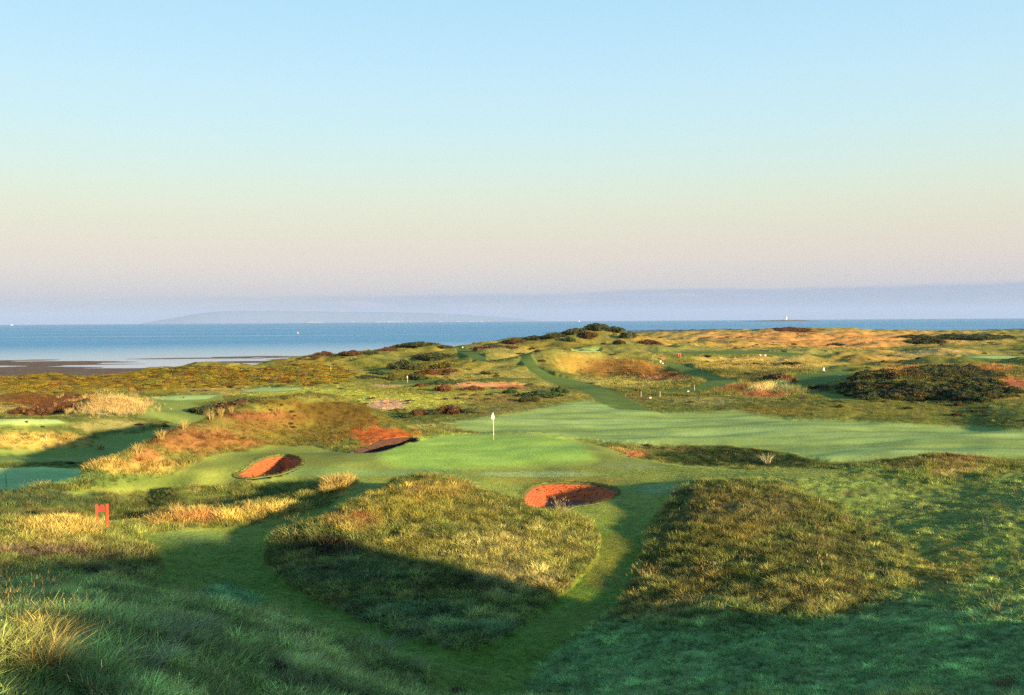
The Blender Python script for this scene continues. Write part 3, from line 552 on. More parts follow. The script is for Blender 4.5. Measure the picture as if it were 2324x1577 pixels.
lx, ly, _ = farpt(1785, D_ISL)
lh = tag(empty('lighthouse', (lx, ly, 8.2)), 'white lighthouse tower standing on the low island on the horizon', 'lighthouse')
m = MB(); m.tube([(0, 0, 0), (0, 0, 19)], [3.4, 2.5], 20); m.build('tower', white, lh)
m = MB(); m.tube([(0, 0, 19), (0, 0, 19.8)], [3.6, 3.6], 20); m.build('gallery', simple('gallery_stone', (.5, .38, .28), .7), lh)
m = MB(); m.tube([(0, 0, 19.8), (0, 0, 23)], [1.9, 1.9], 12); m.build('lantern', white, lh)
m = MB(); m.tube([(0, 0, 23), (0, 0, 24.6), (0, 0, 25.4)], [2.2, .6, .2], 12); m.build('roof', white, lh)
hs = tag(empty('keeper_house', (*farpt(1791.5, D_ISL)[:2], 7.6)), "low keeper's house beside the lighthouse on the island", 'house')
m = MB(); m.box(-7, 7, -4, 4, 0, 4.2); m.build('wall', simple('harled_wall', (.42, .30, .24), .8), hs)
m = MB(); m.add([(-7.4,-4.4,4.2),(7.4,-4.4,4.2),(7.4,4.4,4.2),(-7.4,4.4,4.2),(-7.4,0,6.6),(7.4,0,6.6)], [(0,1,5,4),(2,3,4,5),(0,4,3),(1,2,5),(0,3,2,1)]); m.build('roof', rockm, hs)
hs = tag(empty('ruined_building', (*farpt(1776.5, D_ISL)[:2], 7.4)), 'small dark building with a chimney left of the lighthouse', 'building')
m = MB(); m.box(-6, 5, -3, 3, 0, 2.6); m.build('wall', rockm, hs)
m = MB(); m.box(3.4, 4.8, -1, 1, 2.6, 7); m.build('chimney', rockm, hs)
# far hills and the shore town below them
def ridge(name, pts, r, col):
    v = []; f = []; n = 220
    xs = np.linspace(pts[0][0], pts[-1][0], n+1); ys = np.interp(xs, [p[0] for p in pts], [p[1] for p in pts])
    ys = ys+np.array([float(x) for x in fbm(xs*.03, xs*0+r*.001, 4)])*2.0*np.sin(np.linspace(0, np.pi, n+1))
    for x, y in zip(xs, ys):
        t_, s_ = toang(x, y)
        for k, q in enumerate((0, .5, 1, 1.6)):
            rr_ = r+k*700*(1 if k < 3 else 1.8); z = CAMZ+s_*r
            z = -40+(z+40)*(0, .62, 1, -.1)[k]; v.append((rr_*math.sin(t_), rr_*math.cos(t_), z))
    for i in range(n):
        for k in range(3): a = i*4+k; f.append((a, a+4, a+5, a+1))
    tag(raw(name, v, f, simple(name+'_hazed', col, .95), smooth=True), kind='structure')
ridge('hills', [(320, 735), (350, 728), (400, 720), (445, 711), (500, 705), (560, 704), (640, 704), (760, 706), (880, 707), (1000, 710), (1080, 715), (1180, 722), (1260, 732)], 27000, (.12, .18, .27))  # base colour already tinted towards the haze of distance
m = MB()
for px in [703, 709, 716, 724, 729, 801, 858, 866, 873, 882, 889, 896, 905, 914, 932, 941, 955, 1000, 1040, 1068, 1074, 1082, 1093, 1110]:
    x, y, _ = farpt(px, 26000); a = 18+random.random()*45; h = 8+random.random()*12; m.box(x-a, x+a, y-20, y+20, -12, h)
tag(m.build('far_town', simple('town_wall', (.20, .20, .22), .8)), 'scatter of pale waterfront buildings below the far hills', 'town', kind='stuff')

# boats and buoy on the sea
def seapt(px, py):
    t_, s_ = toang(px, py); r = CAMZ/abs(s_); return (r*math.sin(t_), r*math.cos(t_), 0)
def boat(loc, L, sail, label, h=0):
    e = tag(empty('sailing_boat' if sail else 'motor_boat', loc, .3), label, 'boat')
    m = MB(); s_ = L/10
    prof = [(-5, .9), (-3, 1.4), (0, 1.6), (3, 1.1), (5, .05)]
    V_ = []; 
    for x, y in prof: V_ += [(x*s_, -y*s_, 1.2*s_), (x*s_, y*s_, 1.2*s_), (x*s_*.9, 0, -.4*s_)]
    Fc = []
    for i in range(4): a = i*3; Fc += [(a, a+3, a+5, a+2), (a+4, a+1, a+2, a+5), (a+1, a+4, a+3, a)]
    Fc += [(0, 2, 1), (12, 13, 14)]
    m.add(V_, Fc); m.build('hull', white, e)
    if sail:
        m = MB(); m.tube([(0, 0, 1*s_), (0, 0, 13*s_)], .09*s_, 6); m.build('mast', white, e)
        m = MB(); V_ = [(-.1, 0, 2.2), (-4.2, .5, 2.3), (-.1, 0, 12.6)]; m.add([(x*s_, y*s_, z*s_) for x, y, z in V_]+[(x*s_, (y+.05)*s_, z*s_) for x, y, z in V_], [(0, 1, 2), (3, 5, 4), (0, 3, 4, 1), (1, 4, 5, 2)]); m.build('sail', white, e)
    else:
        m = MB(); m.box(-2*s_, 1.2*s_, -1*s_, 1*s_, 1.2*s_, 3.2*s_); m.build('cabin', white, e)
        m = MB(); m.tube([(-1*s_, 0, 3.2*s_), (-1*s_, 0, 5.6*s_)], .1*s_, 6); m.build('mast', white, e)
boat(farpt(1315, 9500), 13, True, 'white sailing boat on the horizon above the gorse hill')
boat(farpt(27, 11500), 26, False, 'white boat on the horizon at the far left')
bl = seapt(676, 757); e = tag(empty('buoy', bl), 'small orange buoy floating on the open sea', 'buoy')
m = MB(); m.tube([(0, 0, -.3), (0, 0, .8), (0, 0, 2.4)], [1.2, 1.1, .4], 12); m.build('float', simple('buoy_orange', (.7, .25, .1), .5), e)
m = MB(); m.tube([(0, 0, 2.4), (0, 0, 3.6)], .12, 6); m.build('mast', simple('buoy_orange2', (.7, .25, .1), .5), e)

# ------------------------------------------------------------------ bunkers
fw_m, t, b = material('bunker_sod')
ge = N(t, 'ShaderNodeNewGeometry')
n1_ = N(t, 'ShaderNodeTexNoise'); n1_.inputs['Scale'].default_value = 4.2; n1_.inputs['Detail'].default_value = 5; n1_.inputs['Roughness'].default_value = .65; t.links.new(ge.outputs['Position'], n1_.inputs[0])
n2_ = N(t, 'ShaderNodeTexNoise'); n2_.inputs['Scale'].default_value = 12; n2_.inputs['Detail'].default_value = 4; t.links.new(ge.outputs['Position'], n2_.inputs[0])
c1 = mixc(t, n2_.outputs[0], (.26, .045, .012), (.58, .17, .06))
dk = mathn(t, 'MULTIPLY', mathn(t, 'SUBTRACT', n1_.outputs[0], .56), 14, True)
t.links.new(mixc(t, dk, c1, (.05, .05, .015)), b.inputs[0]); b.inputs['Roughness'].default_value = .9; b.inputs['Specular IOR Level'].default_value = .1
bp = N(t, 'ShaderNodeBump'); bp.inputs['Distance'].default_value = .07; bp.inputs['Strength'].default_value = 1; t.links.new(n2_.outputs[0], bp.inputs['Height']); t.links.new(bp.outputs[0], b.inputs['Normal'])
sandm = simple('bunker_sand', (.105, .038, .017), .95, .25, 3)
lipm = simple('turf_lip', (.15, .19, .035), .9, .3, 3)
dgs = simple('green_sod', (.085, .085, .018), .95, .5, 5)
def bunker(key, depth, label, batter=.035, wm=None):
    wm = wm or fw_m
    q = BW[key]; n = len(q); c = q.mean(0); zt = gzv(q[:, 0], q[:, 1])
    # smooth the height of the rim
    for _ in range(4): zt = (np.roll(zt, 1)+2*zt+np.roll(zt, -1))/4
    zmin = np.percentile(zt, 20); floor = zmin-depth
    nrm = np.roll(q, -1, 0)-np.roll(q, 1, 0); nrm = np.stack([nrm[:, 1], -nrm[:, 0]], 1); nrm /= np.linalg.norm(nrm, axis=1)[:, None]+1e-9
    if ((q+nrm*0.1-c)**2).sum() < ((q-c)**2).sum(): nrm = -nrm           # outward
    e = tag(empty('bunker', (c[0], c[1], floor)), label, 'bunker')
    def ring(off, z): p = q+nrm*np.reshape(off, (-1, 1)); return np.column_stack([p[:, 0]-c[0], p[:, 1]-c[1], z-floor])
    # turf lip: from outside the rim, over it
    R_ = [ring(.20, zt-.04), ring(.12, zt+.003), ring(.04, zt+.007), ring(.0, zt+.003), ring(-.07, zt-.05)]
    def skin(name, R, mat, noise=0):
        V_ = np.concatenate(R); f = []
        if noise: V_ = V_+RNG.normal(0, noise, V_.shape)
        for i in range(len(R)-1):
            for k in range(n): f.append((i*n+k, i*n+(k+1) % n, (i+1)*n+(k+1) % n, (i+1)*n+k))
        return raw(name, V_, f, mat, e)
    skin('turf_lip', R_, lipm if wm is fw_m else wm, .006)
    # stacked sods, each course set back a little
    nc = 11; hcs = (zt-.04-floor+.12)
    for k in range(nc):
        z1 = zt-.04-hcs*k/nc; z0 = zt-.04-hcs*(k+1)/nc
        o = -.03-batter*k
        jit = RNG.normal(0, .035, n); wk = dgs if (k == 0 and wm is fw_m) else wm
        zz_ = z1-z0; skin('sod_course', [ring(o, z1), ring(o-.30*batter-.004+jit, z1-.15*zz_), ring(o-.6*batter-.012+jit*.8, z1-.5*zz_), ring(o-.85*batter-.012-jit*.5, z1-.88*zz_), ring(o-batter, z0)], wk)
    # sand floor, dished
    inn = [ring(-.30-batter*nc*.8, np.full(n, floor+.10)), ring(-.1, np.full(n, floor+.22))]
    V_ = np.concatenate([np.array([[0, 0, 0.0]]), inn[0]*[.5, .5, 1]-[0, 0, .06], inn[0], inn[1]]); f = [(0, 1+k, 1+(k+1) % n) for k in range(n)]
    for i in range(2):
        for k in range(n): f.append((1+i*n+k, 1+(i+1)*n+k, 1+(i+1)*n+(k+1) % n, 1+i*n+(k+1) % n))
    raw('sand_floor', V_, f, sandm, e, smooth=True)
    return e, c, floor, q, nrm, zt
B1 = bunker('right', .86, 'deep oval bunker in front of the green with a sunlit red sod wall', .150)
B2 = bunker('left', .74, 'smaller tilted oval bunker with red sod wall left of the green', .115)
B3 = bunker('mound', .9, 'narrow crescent bunker cut under the large dune left of the flag', .0, simple('shade_toned_sod', (.045, .020, .010), .95, .5, 6))  # shade on this wall and lip is put in as a near-black base colour
redbits = None
black = simple('black_handle', (.015, .013, .014), .5)
def rake(loc, rz, label, L=1.6):
    e = tag(empty('bunker_rake', loc, rz), label, 'rake', 'rakes lying at the bunkers')
    m = MB(); m.tube([(0, 0, .03), (L*.3, 0, .30), (L*.6, 0, .36), (L, 0, .10)], .022, 6); m.build('handle', black, e)
    m = MB(); m.box(-.02, .03, -.3, .3, .02, .06); 
    for k in range(7): m.box(-.01, .01, -.28+k*.09, -.265+k*.09, -.07, .03)
    m.build('rake_head', black, e)
p = hit(795, 1027, 50, 84); rake((p.x, p.y, p.z), .3, 'black rake arching over the left tip of the crescent bunker')
p = hit(1428, 1037.5, 50, 90); rake((p.x, p.y, p.z), .1, 'black rake lying on the bank right of the green')
def stake(x, y, z, h, r, mat, label, cat='post', name='marker_post', group=None, cap=None):
    e = tag(empty(name, (x, y, z)), label, cat, group)
    m = MB(); m.tube([(0, 0, -.15), (0, 0, h)], [r, r*.9], 8); m.build('post', mat, e)
    m = MB(); m.tube([(0, 0, h), (0, 0, h+r*1.2)], [r*1.15, r*.7], 8); m.build('cap', cap or mat, e)
    return e
bb = B1; stake(hit(1249, 1152, 45, 70).x, hit(1249, 1152, 45, 70).y+.9, bb[2]+.1, .75, .05, black, 'short dark stake standing on the sand of the bunker before the green')
bb = B2; pp = hit(592, 1084, 50, 80); stake(pp.x, pp.y+.9, bb[2]+.1, .6, .05, black, 'short dark stake on the sand of the smaller left bunker')

# ------------------------------------------------------------------ flags
flagm = simple('flag_cloth', (.85, .84, .8), .8); stick = simple('flagstick_white', (.85, .82, .74), .4); yel = simple('flagstick_yellow', (.60, .42, .06), .4)
def pin(px, py, h, label, digit=None, rg=(50, 300), ang=.15):
    p = hit(px, py, *rg); e = tag(empty('golf_flag', (p.x, p.y, p.z), 0), label, 'golf flag')
    m = MB(); m.tube([(0, 0, -.1), (0, 0, h*.18)], .015, 8); m.build('lower_stick', yel, e)
    m = MB(); m.tube([(0, 0, h*.18), (-.035*h/2.2, 0, h)], [.015, .013], 8); m.build('upper_stick', stick, e)
    m = MB(); m.tube([(-.035*h/2.2, 0, h), (-.037*h/2.2, 0, h+.06)], [.035, .02], 8); m.build('finial', black, e)
    # hanging cloth: a narrow kite that folds once across the stick
    rows = [(0.0, -.03, .03), (.10, -.09, .05), (.22, -.14, .08), (.34, -.19, .11), (.45, -.23, .13), (.52, -.20, .12), (.60, -.10, .08), (.68, -.03, .03)]
    V_ = []; f = []; nn = 7; k_ = h/2.2
    for i, (d, a, c_) in enumerate(rows):
        a, c_, d = a*.72, c_*.72, d*.86
        for j in range(nn):
            u = j/(nn-1); x = (a+(c_-a)*u)*k_-.035*k_; y = -.035-.02*math.sin(u*9+i*.5)
            V_.append((x, y, h-.02-d*k_))
    f = [(i*nn+j, i*nn+j+1, (i+1)*nn+j+1, (i+1)*nn+j) for i in range(len(rows)-1) for j in range(nn-1)]
    fl = raw('flag', V_, f, flagm, e, smooth=True); so = fl.modifiers.new('t', 'SOLIDIFY'); so.thickness = .008
    if digit:
        cu = bpy.data.curves.new('numeral', 'FONT'); cu.body = digit; cu.size = .24; cu.extrude = .003; cu.align_x = 'CENTER'; cu.materials.append(black)
        _o = bpy.data.objects.new('t', cu); COL.objects.link(_o); bpy.context.view_layer.update(); _me = bpy.data.meshes.new_from_object(_o.evaluated_get(bpy.context.evaluated_depsgraph_get())); bpy.data.objects.remove(_o)
        o = bpy.data.objects.new('numeral', _me); COL.objects.link(o); o.parent = fl; bpy.data.curves.remove(cu); o.location = (-.085, -.072, h-.43); o.rotation_euler = (math.pi/2, 0, 0)
    m = MB(); m.tube([(0, 0, .004), (0, 0, .012)], .054, 16); m.build('hole_cup', black, e)
    return e
pin(1120.5, 999, 2.27, 'white flag with a black 4 on a tall stick standing on the green', '4', (60, 100))
pin(925, 869, 1.15, 'small distant pale flag on the far green before the dark gorse', None, (100, 200))

# ------------------------------------------------------------------ signs and markers
redm = simple('red_stained_wood', (.30, .036, .009), .55, .35, 9); redd = simple('red_board', (.19, .026, .010), .6, .3, 9); grv = simple('engraved_lettering', (.10, .02, .01), .8)
def sign(px, py, H_, W_, label, rg, rz):
    p = hit(px, py, *rg); e = tag(empty('wooden_sign', (p.x, p.y, p.z-.03), rz), label, 'sign', 'red wooden hole signs')
    pw = W_*.20
    for sgn in (-1, 1):
        m = MB(); x0 = sgn*(W_/2-pw/2); m.box(x0-pw/2, x0+pw/2, -pw/2, pw/2, -.2, H_); m.build('post', redm, e, bevel=.008)
    bw = W_/2-pw+.004; n = 16; top = []
    for i in range(n+1):
        u = -1+2*i/n; z = H_*(.955+.035*math.cos(u*math.pi*.9)-.05*max(0, abs(u)-.75)/.25*(1)+(-.03 if .45 < abs(u) < .8 else 0)); top.append((u*bw, z))
    zb = H_*.66; V_ = []
    for y in (-.028, .028):
        V_ += [(x, y, z) for x, z in top]+[(x, y, zb+H_*.015*math.cos(x/bw*1.5)) for x, z in top]
    k = n+1; f = []
    for i in range(n):
        f += [(i, k+i, k+i+1, i+1), (2*k+i, 2*k+i+1, 3*k+i+1, 3*k+i), (i, i+1, 2*k+i+1, 2*k+i), (k+i, 3*k+i, 3*k+i+1, k+i+1)]
    bd = raw('board', V_, f, redd, e)
    rows_ = [(.915, .5), (.87, .7), (.83, .8), (.79, .65), (.75, .75), (.71, .45)]
    m = MB()
    for zf, wd in rows_:
        x = -bw*wd
        while x < bw*wd:
            l = random.uniform(.02, .05); m.box(x, min(x+l, bw*wd), -.031, -.027, H_*zf-.011, H_*zf+.011); x += l+.018
    m.build('lettering', grv, bd)['kind'] = 'stuff'
    return e
SG = sign(232, 1196, 1.15, .60, 'red wooden two-post sign with an engraved board in the rough at left', (48, 62), .25)
sign(1542, 810.5, .95, .6, 'distant red two-post sign at the edge of the straw-coloured bank', (150, 320), .2)
p = hit(1505, 818, 150, 300); e = tag(empty('pointing_sign', (p.x, p.y, p.z+.15), .1), 'distant low red arrow-shaped board left of the far red sign', 'sign'); e.scale = (.65, .65, .65)
m = MB(); V_ = [(-.6,0,0),(.35,0,.05),(.8,0,.4),(.35,0,.72),(-.3,0,.95),(-.6,0,.8)]; V2 = [(x, .06, z) for x, y, z in V_]; m.add(V_+V2, [(0,1,2,3,4,5),(11,10,9,8,7,6)]+[(i, 6+i, 6+(i+1) % 6, (i+1) % 6) for i in range(6)]); m.build('board', redm, e)
m = MB(); m.box(-.5, -.4, .06, .16, -.4, .9); m.build('post', redm, e)
p = hit(1869, 842.5, 100, 220); e = tag(empty('folding_board', (p.x, p.y, p.z), .15), 'white A-frame board standing in the shaded hollow at right', 'A-frame board'); e.scale = (.62, .62, .62)
for s_, nm in ((-1, 'panel'), (1, 'panel')):
    m = MB(); a = .34; V_ = [(s_*a-.0, -.02, 0), (s_*a*.42, -.02, 0), (s_*.02, -.02, 1.05), (s_*.12, -.02, 1.05)]; V_ = [(x, y-.25, z) for x, y, z in V_]+[(x, y+.22, z) for x, y, z in V_]
    m.add(V_, [(0,1,2,3),(7,6,5,4),(0,4,5,1),(1,5,6,2),(2,6,7,3),(3,7,4,0)]); m.build(nm, white, e)
m = MB(); m.box(-.10, .10, -.2, .18, 1.02, 1.10); m.build('hinge', black, e)
dullw = simple('dull_white_plastic', (.5, .48, .45), .6)
def box_marker(px, py, w_, h_, label, rg, name='tee_marker', mat=None):
    mat = mat or dullw; w_ *= .85; h_ *= .85
    p = hit(px, py, *rg); e = tag(empty(name, (p.x, p.y, p.z), random.uniform(-.3, .3)), label, 'tee marker' if name == 'tee_marker' else 'box', 'white markers and boxes on the far tees')
    m = MB(); m.box(-w_/2, w_/2, -w_*.35, w_*.35, .04, h_); m.build('body', mat, e, bevel=.02)
    m = MB(); m.box(-w_*.3, w_*.3, -w_*.2, w_*.2, -.1, .04); m.build('foot', black, e)
box_marker(1504, 826.5, .42, .34, 'white box beside the round white marker on the far bank', (120, 260), 'ball_box')
box_marker(1476, 905, .32, .26, 'white box on the fairway at the mouth of the grass walkway', (90, 180), 'ball_box')
box_marker(1562, 890, .30, .24, 'white box on the small tee below the hummocks', (90, 190), 'ball_box')
box_marker(1726, 808.5, .4, .5, 'left one of two white markers at the edge of the far right tee', (150, 330)); box_marker(1737, 808.5, .4, .5, 'right one of two white markers at the edge of the far right tee', (150, 330))
box_marker(1907, 854, .45, .22, 'small white board lying in the heather right of the A-frame', (100, 220), 'marker_board')
box_marker(417, 903.5, .22, .22, 'right one of two dark markers on the pale left tee', (100, 180), mat=simple('dark_marker', (.07, .04, .03), .6)); box_marker(335, 904, .22, .22, 'left one of two dark markers on the pale left tee', (100, 180), mat=bpy.data.materials['dark_marker'])
box_marker(61, 959.5, .26, .22, 'reddish marker on the pale tee at the left edge', (90, 130), mat=bpy.data.materials['dark_marker'])
box_marker(970, 787, .5, .4, 'left one of two white markers on the hilltop tee', (200, 290)) if False else None
box_marker(1020, 788.5, .4, .35, 'left white marker on the hilltop tee', (200, 290)); box_marker(1050, 790, .4, .35, 'right white marker on the hilltop tee', (200, 290))
p = hit(1498.5, 826, 120, 260); e = tag(empty('ball_washer', (p.x, p.y, p.z)), 'round white ball washer head on a short stem on the far bank', 'ball washer')
m = MB(); m.tube([(0, 0, -.1), (0, 0, .35)], .05, 8); m.build('stem', white, e)
m = MB(); m.tube([(0, 0, .35), (0, 0, .42), (0, 0, .58), (0, 0, .66)], [.12, .2, .2, .1], 12); m.build('head', white, e)
pale = simple('weathered_post', (.42, .34, .24), .8, .3, 12); dkp = simple('dark_pole', (.05, .045, .04), .6)
for px, py, h, mt, lb, rg in [(14, 1104, 1.0, dkp, 'thin dark pole on the frosty green at the left edge', (60, 95)), (1482, 821.5, .85, pale, 'thin pale pole on the lip above the bowl mound', (120, 260)),
    (1498, 902, .8, pale, 'thin pale post standing on the fairway above the white box', (90, 170)), (1455, 901, .7, pale, 'short pale post on the edge of the grass walkway', (90, 170)), (1576, 886, .7, pale, 'thin post beside the dark ditch', (90, 190)),
    (751, 846, 1.2, pale, 'weathered post in the yellow gorse field', (150, 240)), (105, 1000, .5, pale, 'small pale stake in the straw grass at left', (80, 125))]:
    p = hit(px, py, *rg); stake(p.x, p.y, p.z, h, .035 if mt is pale else .025, mt, lb)
p = hit(806, 842, 150, 260); e = tag(empty('wooden_fence', (p.x, p.y, p.z), .2), 'short broken wooden fence beside the bare scar in the dunes', 'fence')
for i in range(6):
    m = MB(); x = -1.6+i*.62; m.box(x-.04, x+.04, -.04, .04, -.2, .35+.25*random.random()); m.build('post', dkp, e)
m = MB(); m.box(-1.7, 1.6, -.07, -.04, .22, .28); m.build('rail', dkp, e)

# ------------------------------------------------------------------ vegetation
vegm, t, b = material('grass_blade')
ia = N(t, 'ShaderNodeAttribute', attribute_name='tint', attribute_type='INSTANCER'); va = N(t, 'ShaderNodeVertexColor', layer_name='Col')
mx = N(t, 'ShaderNodeMix', data_type='RGBA', blend_type='MULTIPLY'); mx.inputs[0].default_value = 1; t.links.new(ia.outputs['Color'], mx.inputs[6]); t.links.new(va.outputs[0], mx.inputs[7])
t.links.new(mx.outputs[2], b.inputs[0]); b.inputs['Roughness'].default_value = .6; b.inputs['Specular IOR Level'].default_value = .12
tr = N(t, 'ShaderNodeBsdfTranslucent'); t.links.new(mx.outputs[2], tr.inputs[0]); ms = N(t, 'ShaderNodeMixShader'); ms.inputs[0].default_value = .22
t.links.new(b.outputs[0], ms.inputs[1]); t.links.new(tr.outputs[0], ms.inputs[2]); t.links.new(ms.outputs[0], t.nodes['Material Output'].inputs[0])
objm, t, b = material('grass_blade_single')
ia = N(t, 'ShaderNodeObjectInfo'); va = N(t, 'ShaderNodeVertexColor', layer_name='Col')
mx = N(t, 'ShaderNodeMix', data_type='RGBA', blend_type='MULTIPLY'); mx.inputs[0].default_value = 1; t.links.new(ia.outputs['Color'], mx.inputs[6]); t.links.new(va.outputs[0], mx.inputs[7])
t.links.new(mx.outputs[2], b.inputs[0]); b.inputs['Roughness'].default_value = .65; b.inputs['Specular IOR Level'].default_value = .12

def tuft(name, n, rad, h, wdt, arch, seed, mat, segs=2, var=.35, heads=0, vr=.35):
    rg = np.random.default_rng(seed); v = []; f = []; c = []
    for i in range(n):
        a = rg.uniform(0, 6.283); d = rad*math.sqrt(rg.random()); x0, y0 = d*math.cos(a), d*math.sin(a)
        la = a+rg.normal(0, .7); ln_ = arch*rg.uniform(.3, 1.2); hh = h*rg.uniform(1-vr, 1+vr*.6)
        dx, dy = math.cos(la)*ln_-.10*h, math.sin(la)*ln_; pa = rg.uniform(0, 3.14); wx, wy = math.cos(pa)*wdt/2, math.sin(pa)*wdt/2
        sh = rg.uniform(1-var, 1+var); b0 = len(v)
        for k in range(segs):
            u = k/segs; px_, py_ = x0+dx*u*u*h, y0+dy*u*u*h; z_ = hh*u*(1-.25*ln_*u); ww = 1-u*.55
            v += [(px_-wx*ww, py_-wy*ww, z_-.03*(k == 0)), (px_+wx*ww, py_+wy*ww, z_-.03*(k == 0))]; c += [(sh*(.75+.35*u),)*3]*2
        v.append((x0+dx*h, y0+dy*h, hh*(1-.25*ln_))); c.append((sh*1.25, sh*1.15, sh*.9))
        for k in range(segs-1): q = b0+2*k; f += [(q, q+1, q+3), (q, q+3, q+2)]
        q = b0+2*(segs-1); f.append((q, q+1, q+2))
        if i < heads:
            if h > .5: hs_ = .35
            else: hs_ = .5
            tx, ty, tz = x0+dx*h, y0+dy*h, hh*(1-.25*ln_); b1 = len(v); v += [(tx-.018*hs_, ty, tz-.1*h), (tx+.018*hs_, ty, tz-.1*h), (tx+.10*dx*h, ty+.10*dy*h, tz+.10*h)]; c += [(1.3, 1.1, .8)]*3; f.append((b1, b1+1, b1+2))
    return raw(name, v, np.array(f), mat, cols=np.array(c), link=False)
def bush(name, seed, nlobe, nleaf, leaf, mat, tops=(1.3, 1.2, .6), up=.8, low=.45, jag=1.0):
    """unit-wide mound of small leafy sprays in lobes"""
    rg = np.random.default_rng(seed); v = []; f = []; c = []
    lobes = [(0, 0, .10, .34)]
    for i in range(nlobe):
        a = rg.uniform(0, 6.283); d = rg.uniform(.12, .40); lobes.append((d*math.cos(a), d*math.sin(a), rg.uniform(.02, .16)*(1.2-d), rg.uniform(.12, .24)*(1.25-d)))
    for i in range(nleaf):
        lx_, ly_, lz_, lr_ = lobes[rg.integers(len(lobes))]
        d = rg.normal(0, 1, 3); d /= np.linalg.norm(d); d[2] = abs(d[2])*up-.15
        rr_ = lr_*rg.uniform(.72, 1.08); p = np.array([lx_, ly_, lz_])+d*rr_*np.array([1, 1, .95])
        if p[2] < -.02: p[2] = rg.uniform(0, .06)
        dr = d+rg.normal(0, .45, 3)+np.array([0, 0, .35]); dr /= np.linalg.norm(dr); sd_ = np.cross(dr, rg.normal(0, 1, 3)); sd_ /= np.linalg.norm(sd_)+1e-9
        L_ = leaf*rg.uniform(.6, 1.5)*jag; W_ = leaf*rg.uniform(.35, .7); b0 = len(v)
        v += [p-sd_*W_, p+sd_*W_, p+dr*L_]; sh = rg.uniform(.55, 1.25)*(.75+.6*max(0, d[2])); col = np.array([sh, sh, sh])
        if rg.random() < .22: col = col*np.array(tops)
        c += [col*.8, col*.8, col*1.25]; f.append((b0, b0+1, b0+2))
    # dense inner mass
    for (lx_, ly_, lz_, lr_) in lobes:
        b0 = len(v); m_, k_ = 7, 4
        for i in range(k_+1):
            ph = math.pi/2*i/k_
            for j in range(m_): q = 2*math.pi*j/m_; s_ = lr_*.70*rg.uniform(.85, 1.1); v.append((lx_+s_*math.cos(ph)*math.cos(q), ly_+s_*math.cos(ph)*math.sin(q), max(-.05, lz_+s_*math.sin(ph)-(.3*lr_ if i == 0 else 0)))); c.append((.5, .5, .5))
        for i in range(k_):
            for j in range(m_): a_, b_ = b0+i*m_+j, b0+i*m_+(j+1) % m_; f += [(a_, b_, b_+m_), (a_, b_+m_, a_+m_)]
    return raw(name, np.array(v), np.array(f), mat, cols=np.array(c), link=False)
def proto_coll(name, obs):
    c = bpy.data.collections.new(name)
    for o in obs: c.objects.link(o)
    return c
def scatter(name, coll, nvar, pos, rot, scl, tint, label, cat):
    n = len(pos); me = bpy.data.meshes.new(name); me.vertices.add(n); me.vertices.foreach_set('co', np.asarray(pos, np.float32).ravel())
    for nm, ty, arr, key in (('rot', 'FLOAT_VECTOR', rot, 'vector'), ('scl', 'FLOAT_VECTOR', scl, 'vector'), ('tint', 'FLOAT_COLOR', np.concatenate([tint, np.ones((n, 1))], 1), 'color'), ('idx', 'INT', RNG.integers(0, nvar, n), 'value')):
        a = me.attributes.new(nm, ty, 'POINT'); a.data.foreach_set(key, np.asarray(arr, np.int32 if ty == 'INT' else np.float32).ravel())
    o = bpy.data.objects.new(name, me); COL.objects.link(o); tag(o, label, cat, kind='stuff')
    g = bpy.data.node_groups.new(name+'_nodes', 'GeometryNodeTree'); g.interface.new_socket('Geometry', in_out='INPUT', socket_type='NodeSocketGeometry'); g.interface.new_socket('Geometry', in_out='OUTPUT', socket_type='NodeSocketGeometry')
    gi = g.nodes.new('NodeGroupInput'); go = g.nodes.new('NodeGroupOutput'); mp_ = g.nodes.new('GeometryNodeMeshToPoints'); iop = g.nodes.new('GeometryNodeInstanceOnPoints'); ci = g.nodes.new('GeometryNodeCollectionInfo')
    ci.inputs['Collection'].default_value = coll; ci.inputs['Separate Children'].default_value = True; ci.inputs['Reset Children'].default_value = True
    def na_(nm, ty): x = g.nodes.new('GeometryNodeInputNamedAttribute'); x.data_type = ty; x.inputs[0].default_value = nm; return x.outputs[0]
    g.links.new(gi.outputs[0], mp_.inputs[0]); g.links.new(mp_.outputs[0], iop.inputs['Points']); g.links.new(ci.outputs[0], iop.inputs['Instance']); iop.inputs['Pick Instance'].default_value = True
    g.links.new(na_('idx', 'INT'), iop.inputs['Instance Index'])
    e2r = g.nodes.new('FunctionNodeEulerToRotation'); g.links.new(na_('rot', 'FLOAT_VECTOR'), e2r.inputs[0]); g.links.new(e2r.outputs[0], iop.inputs['Rotation']); g.links.new(na_('scl', 'FLOAT_VECTOR'), iop.inputs['Scale']); g.links.new(iop.outputs[0], go.inputs[0])
    md = o.modifiers.new('scatter', 'NODES'); md.node_group = g
    return o
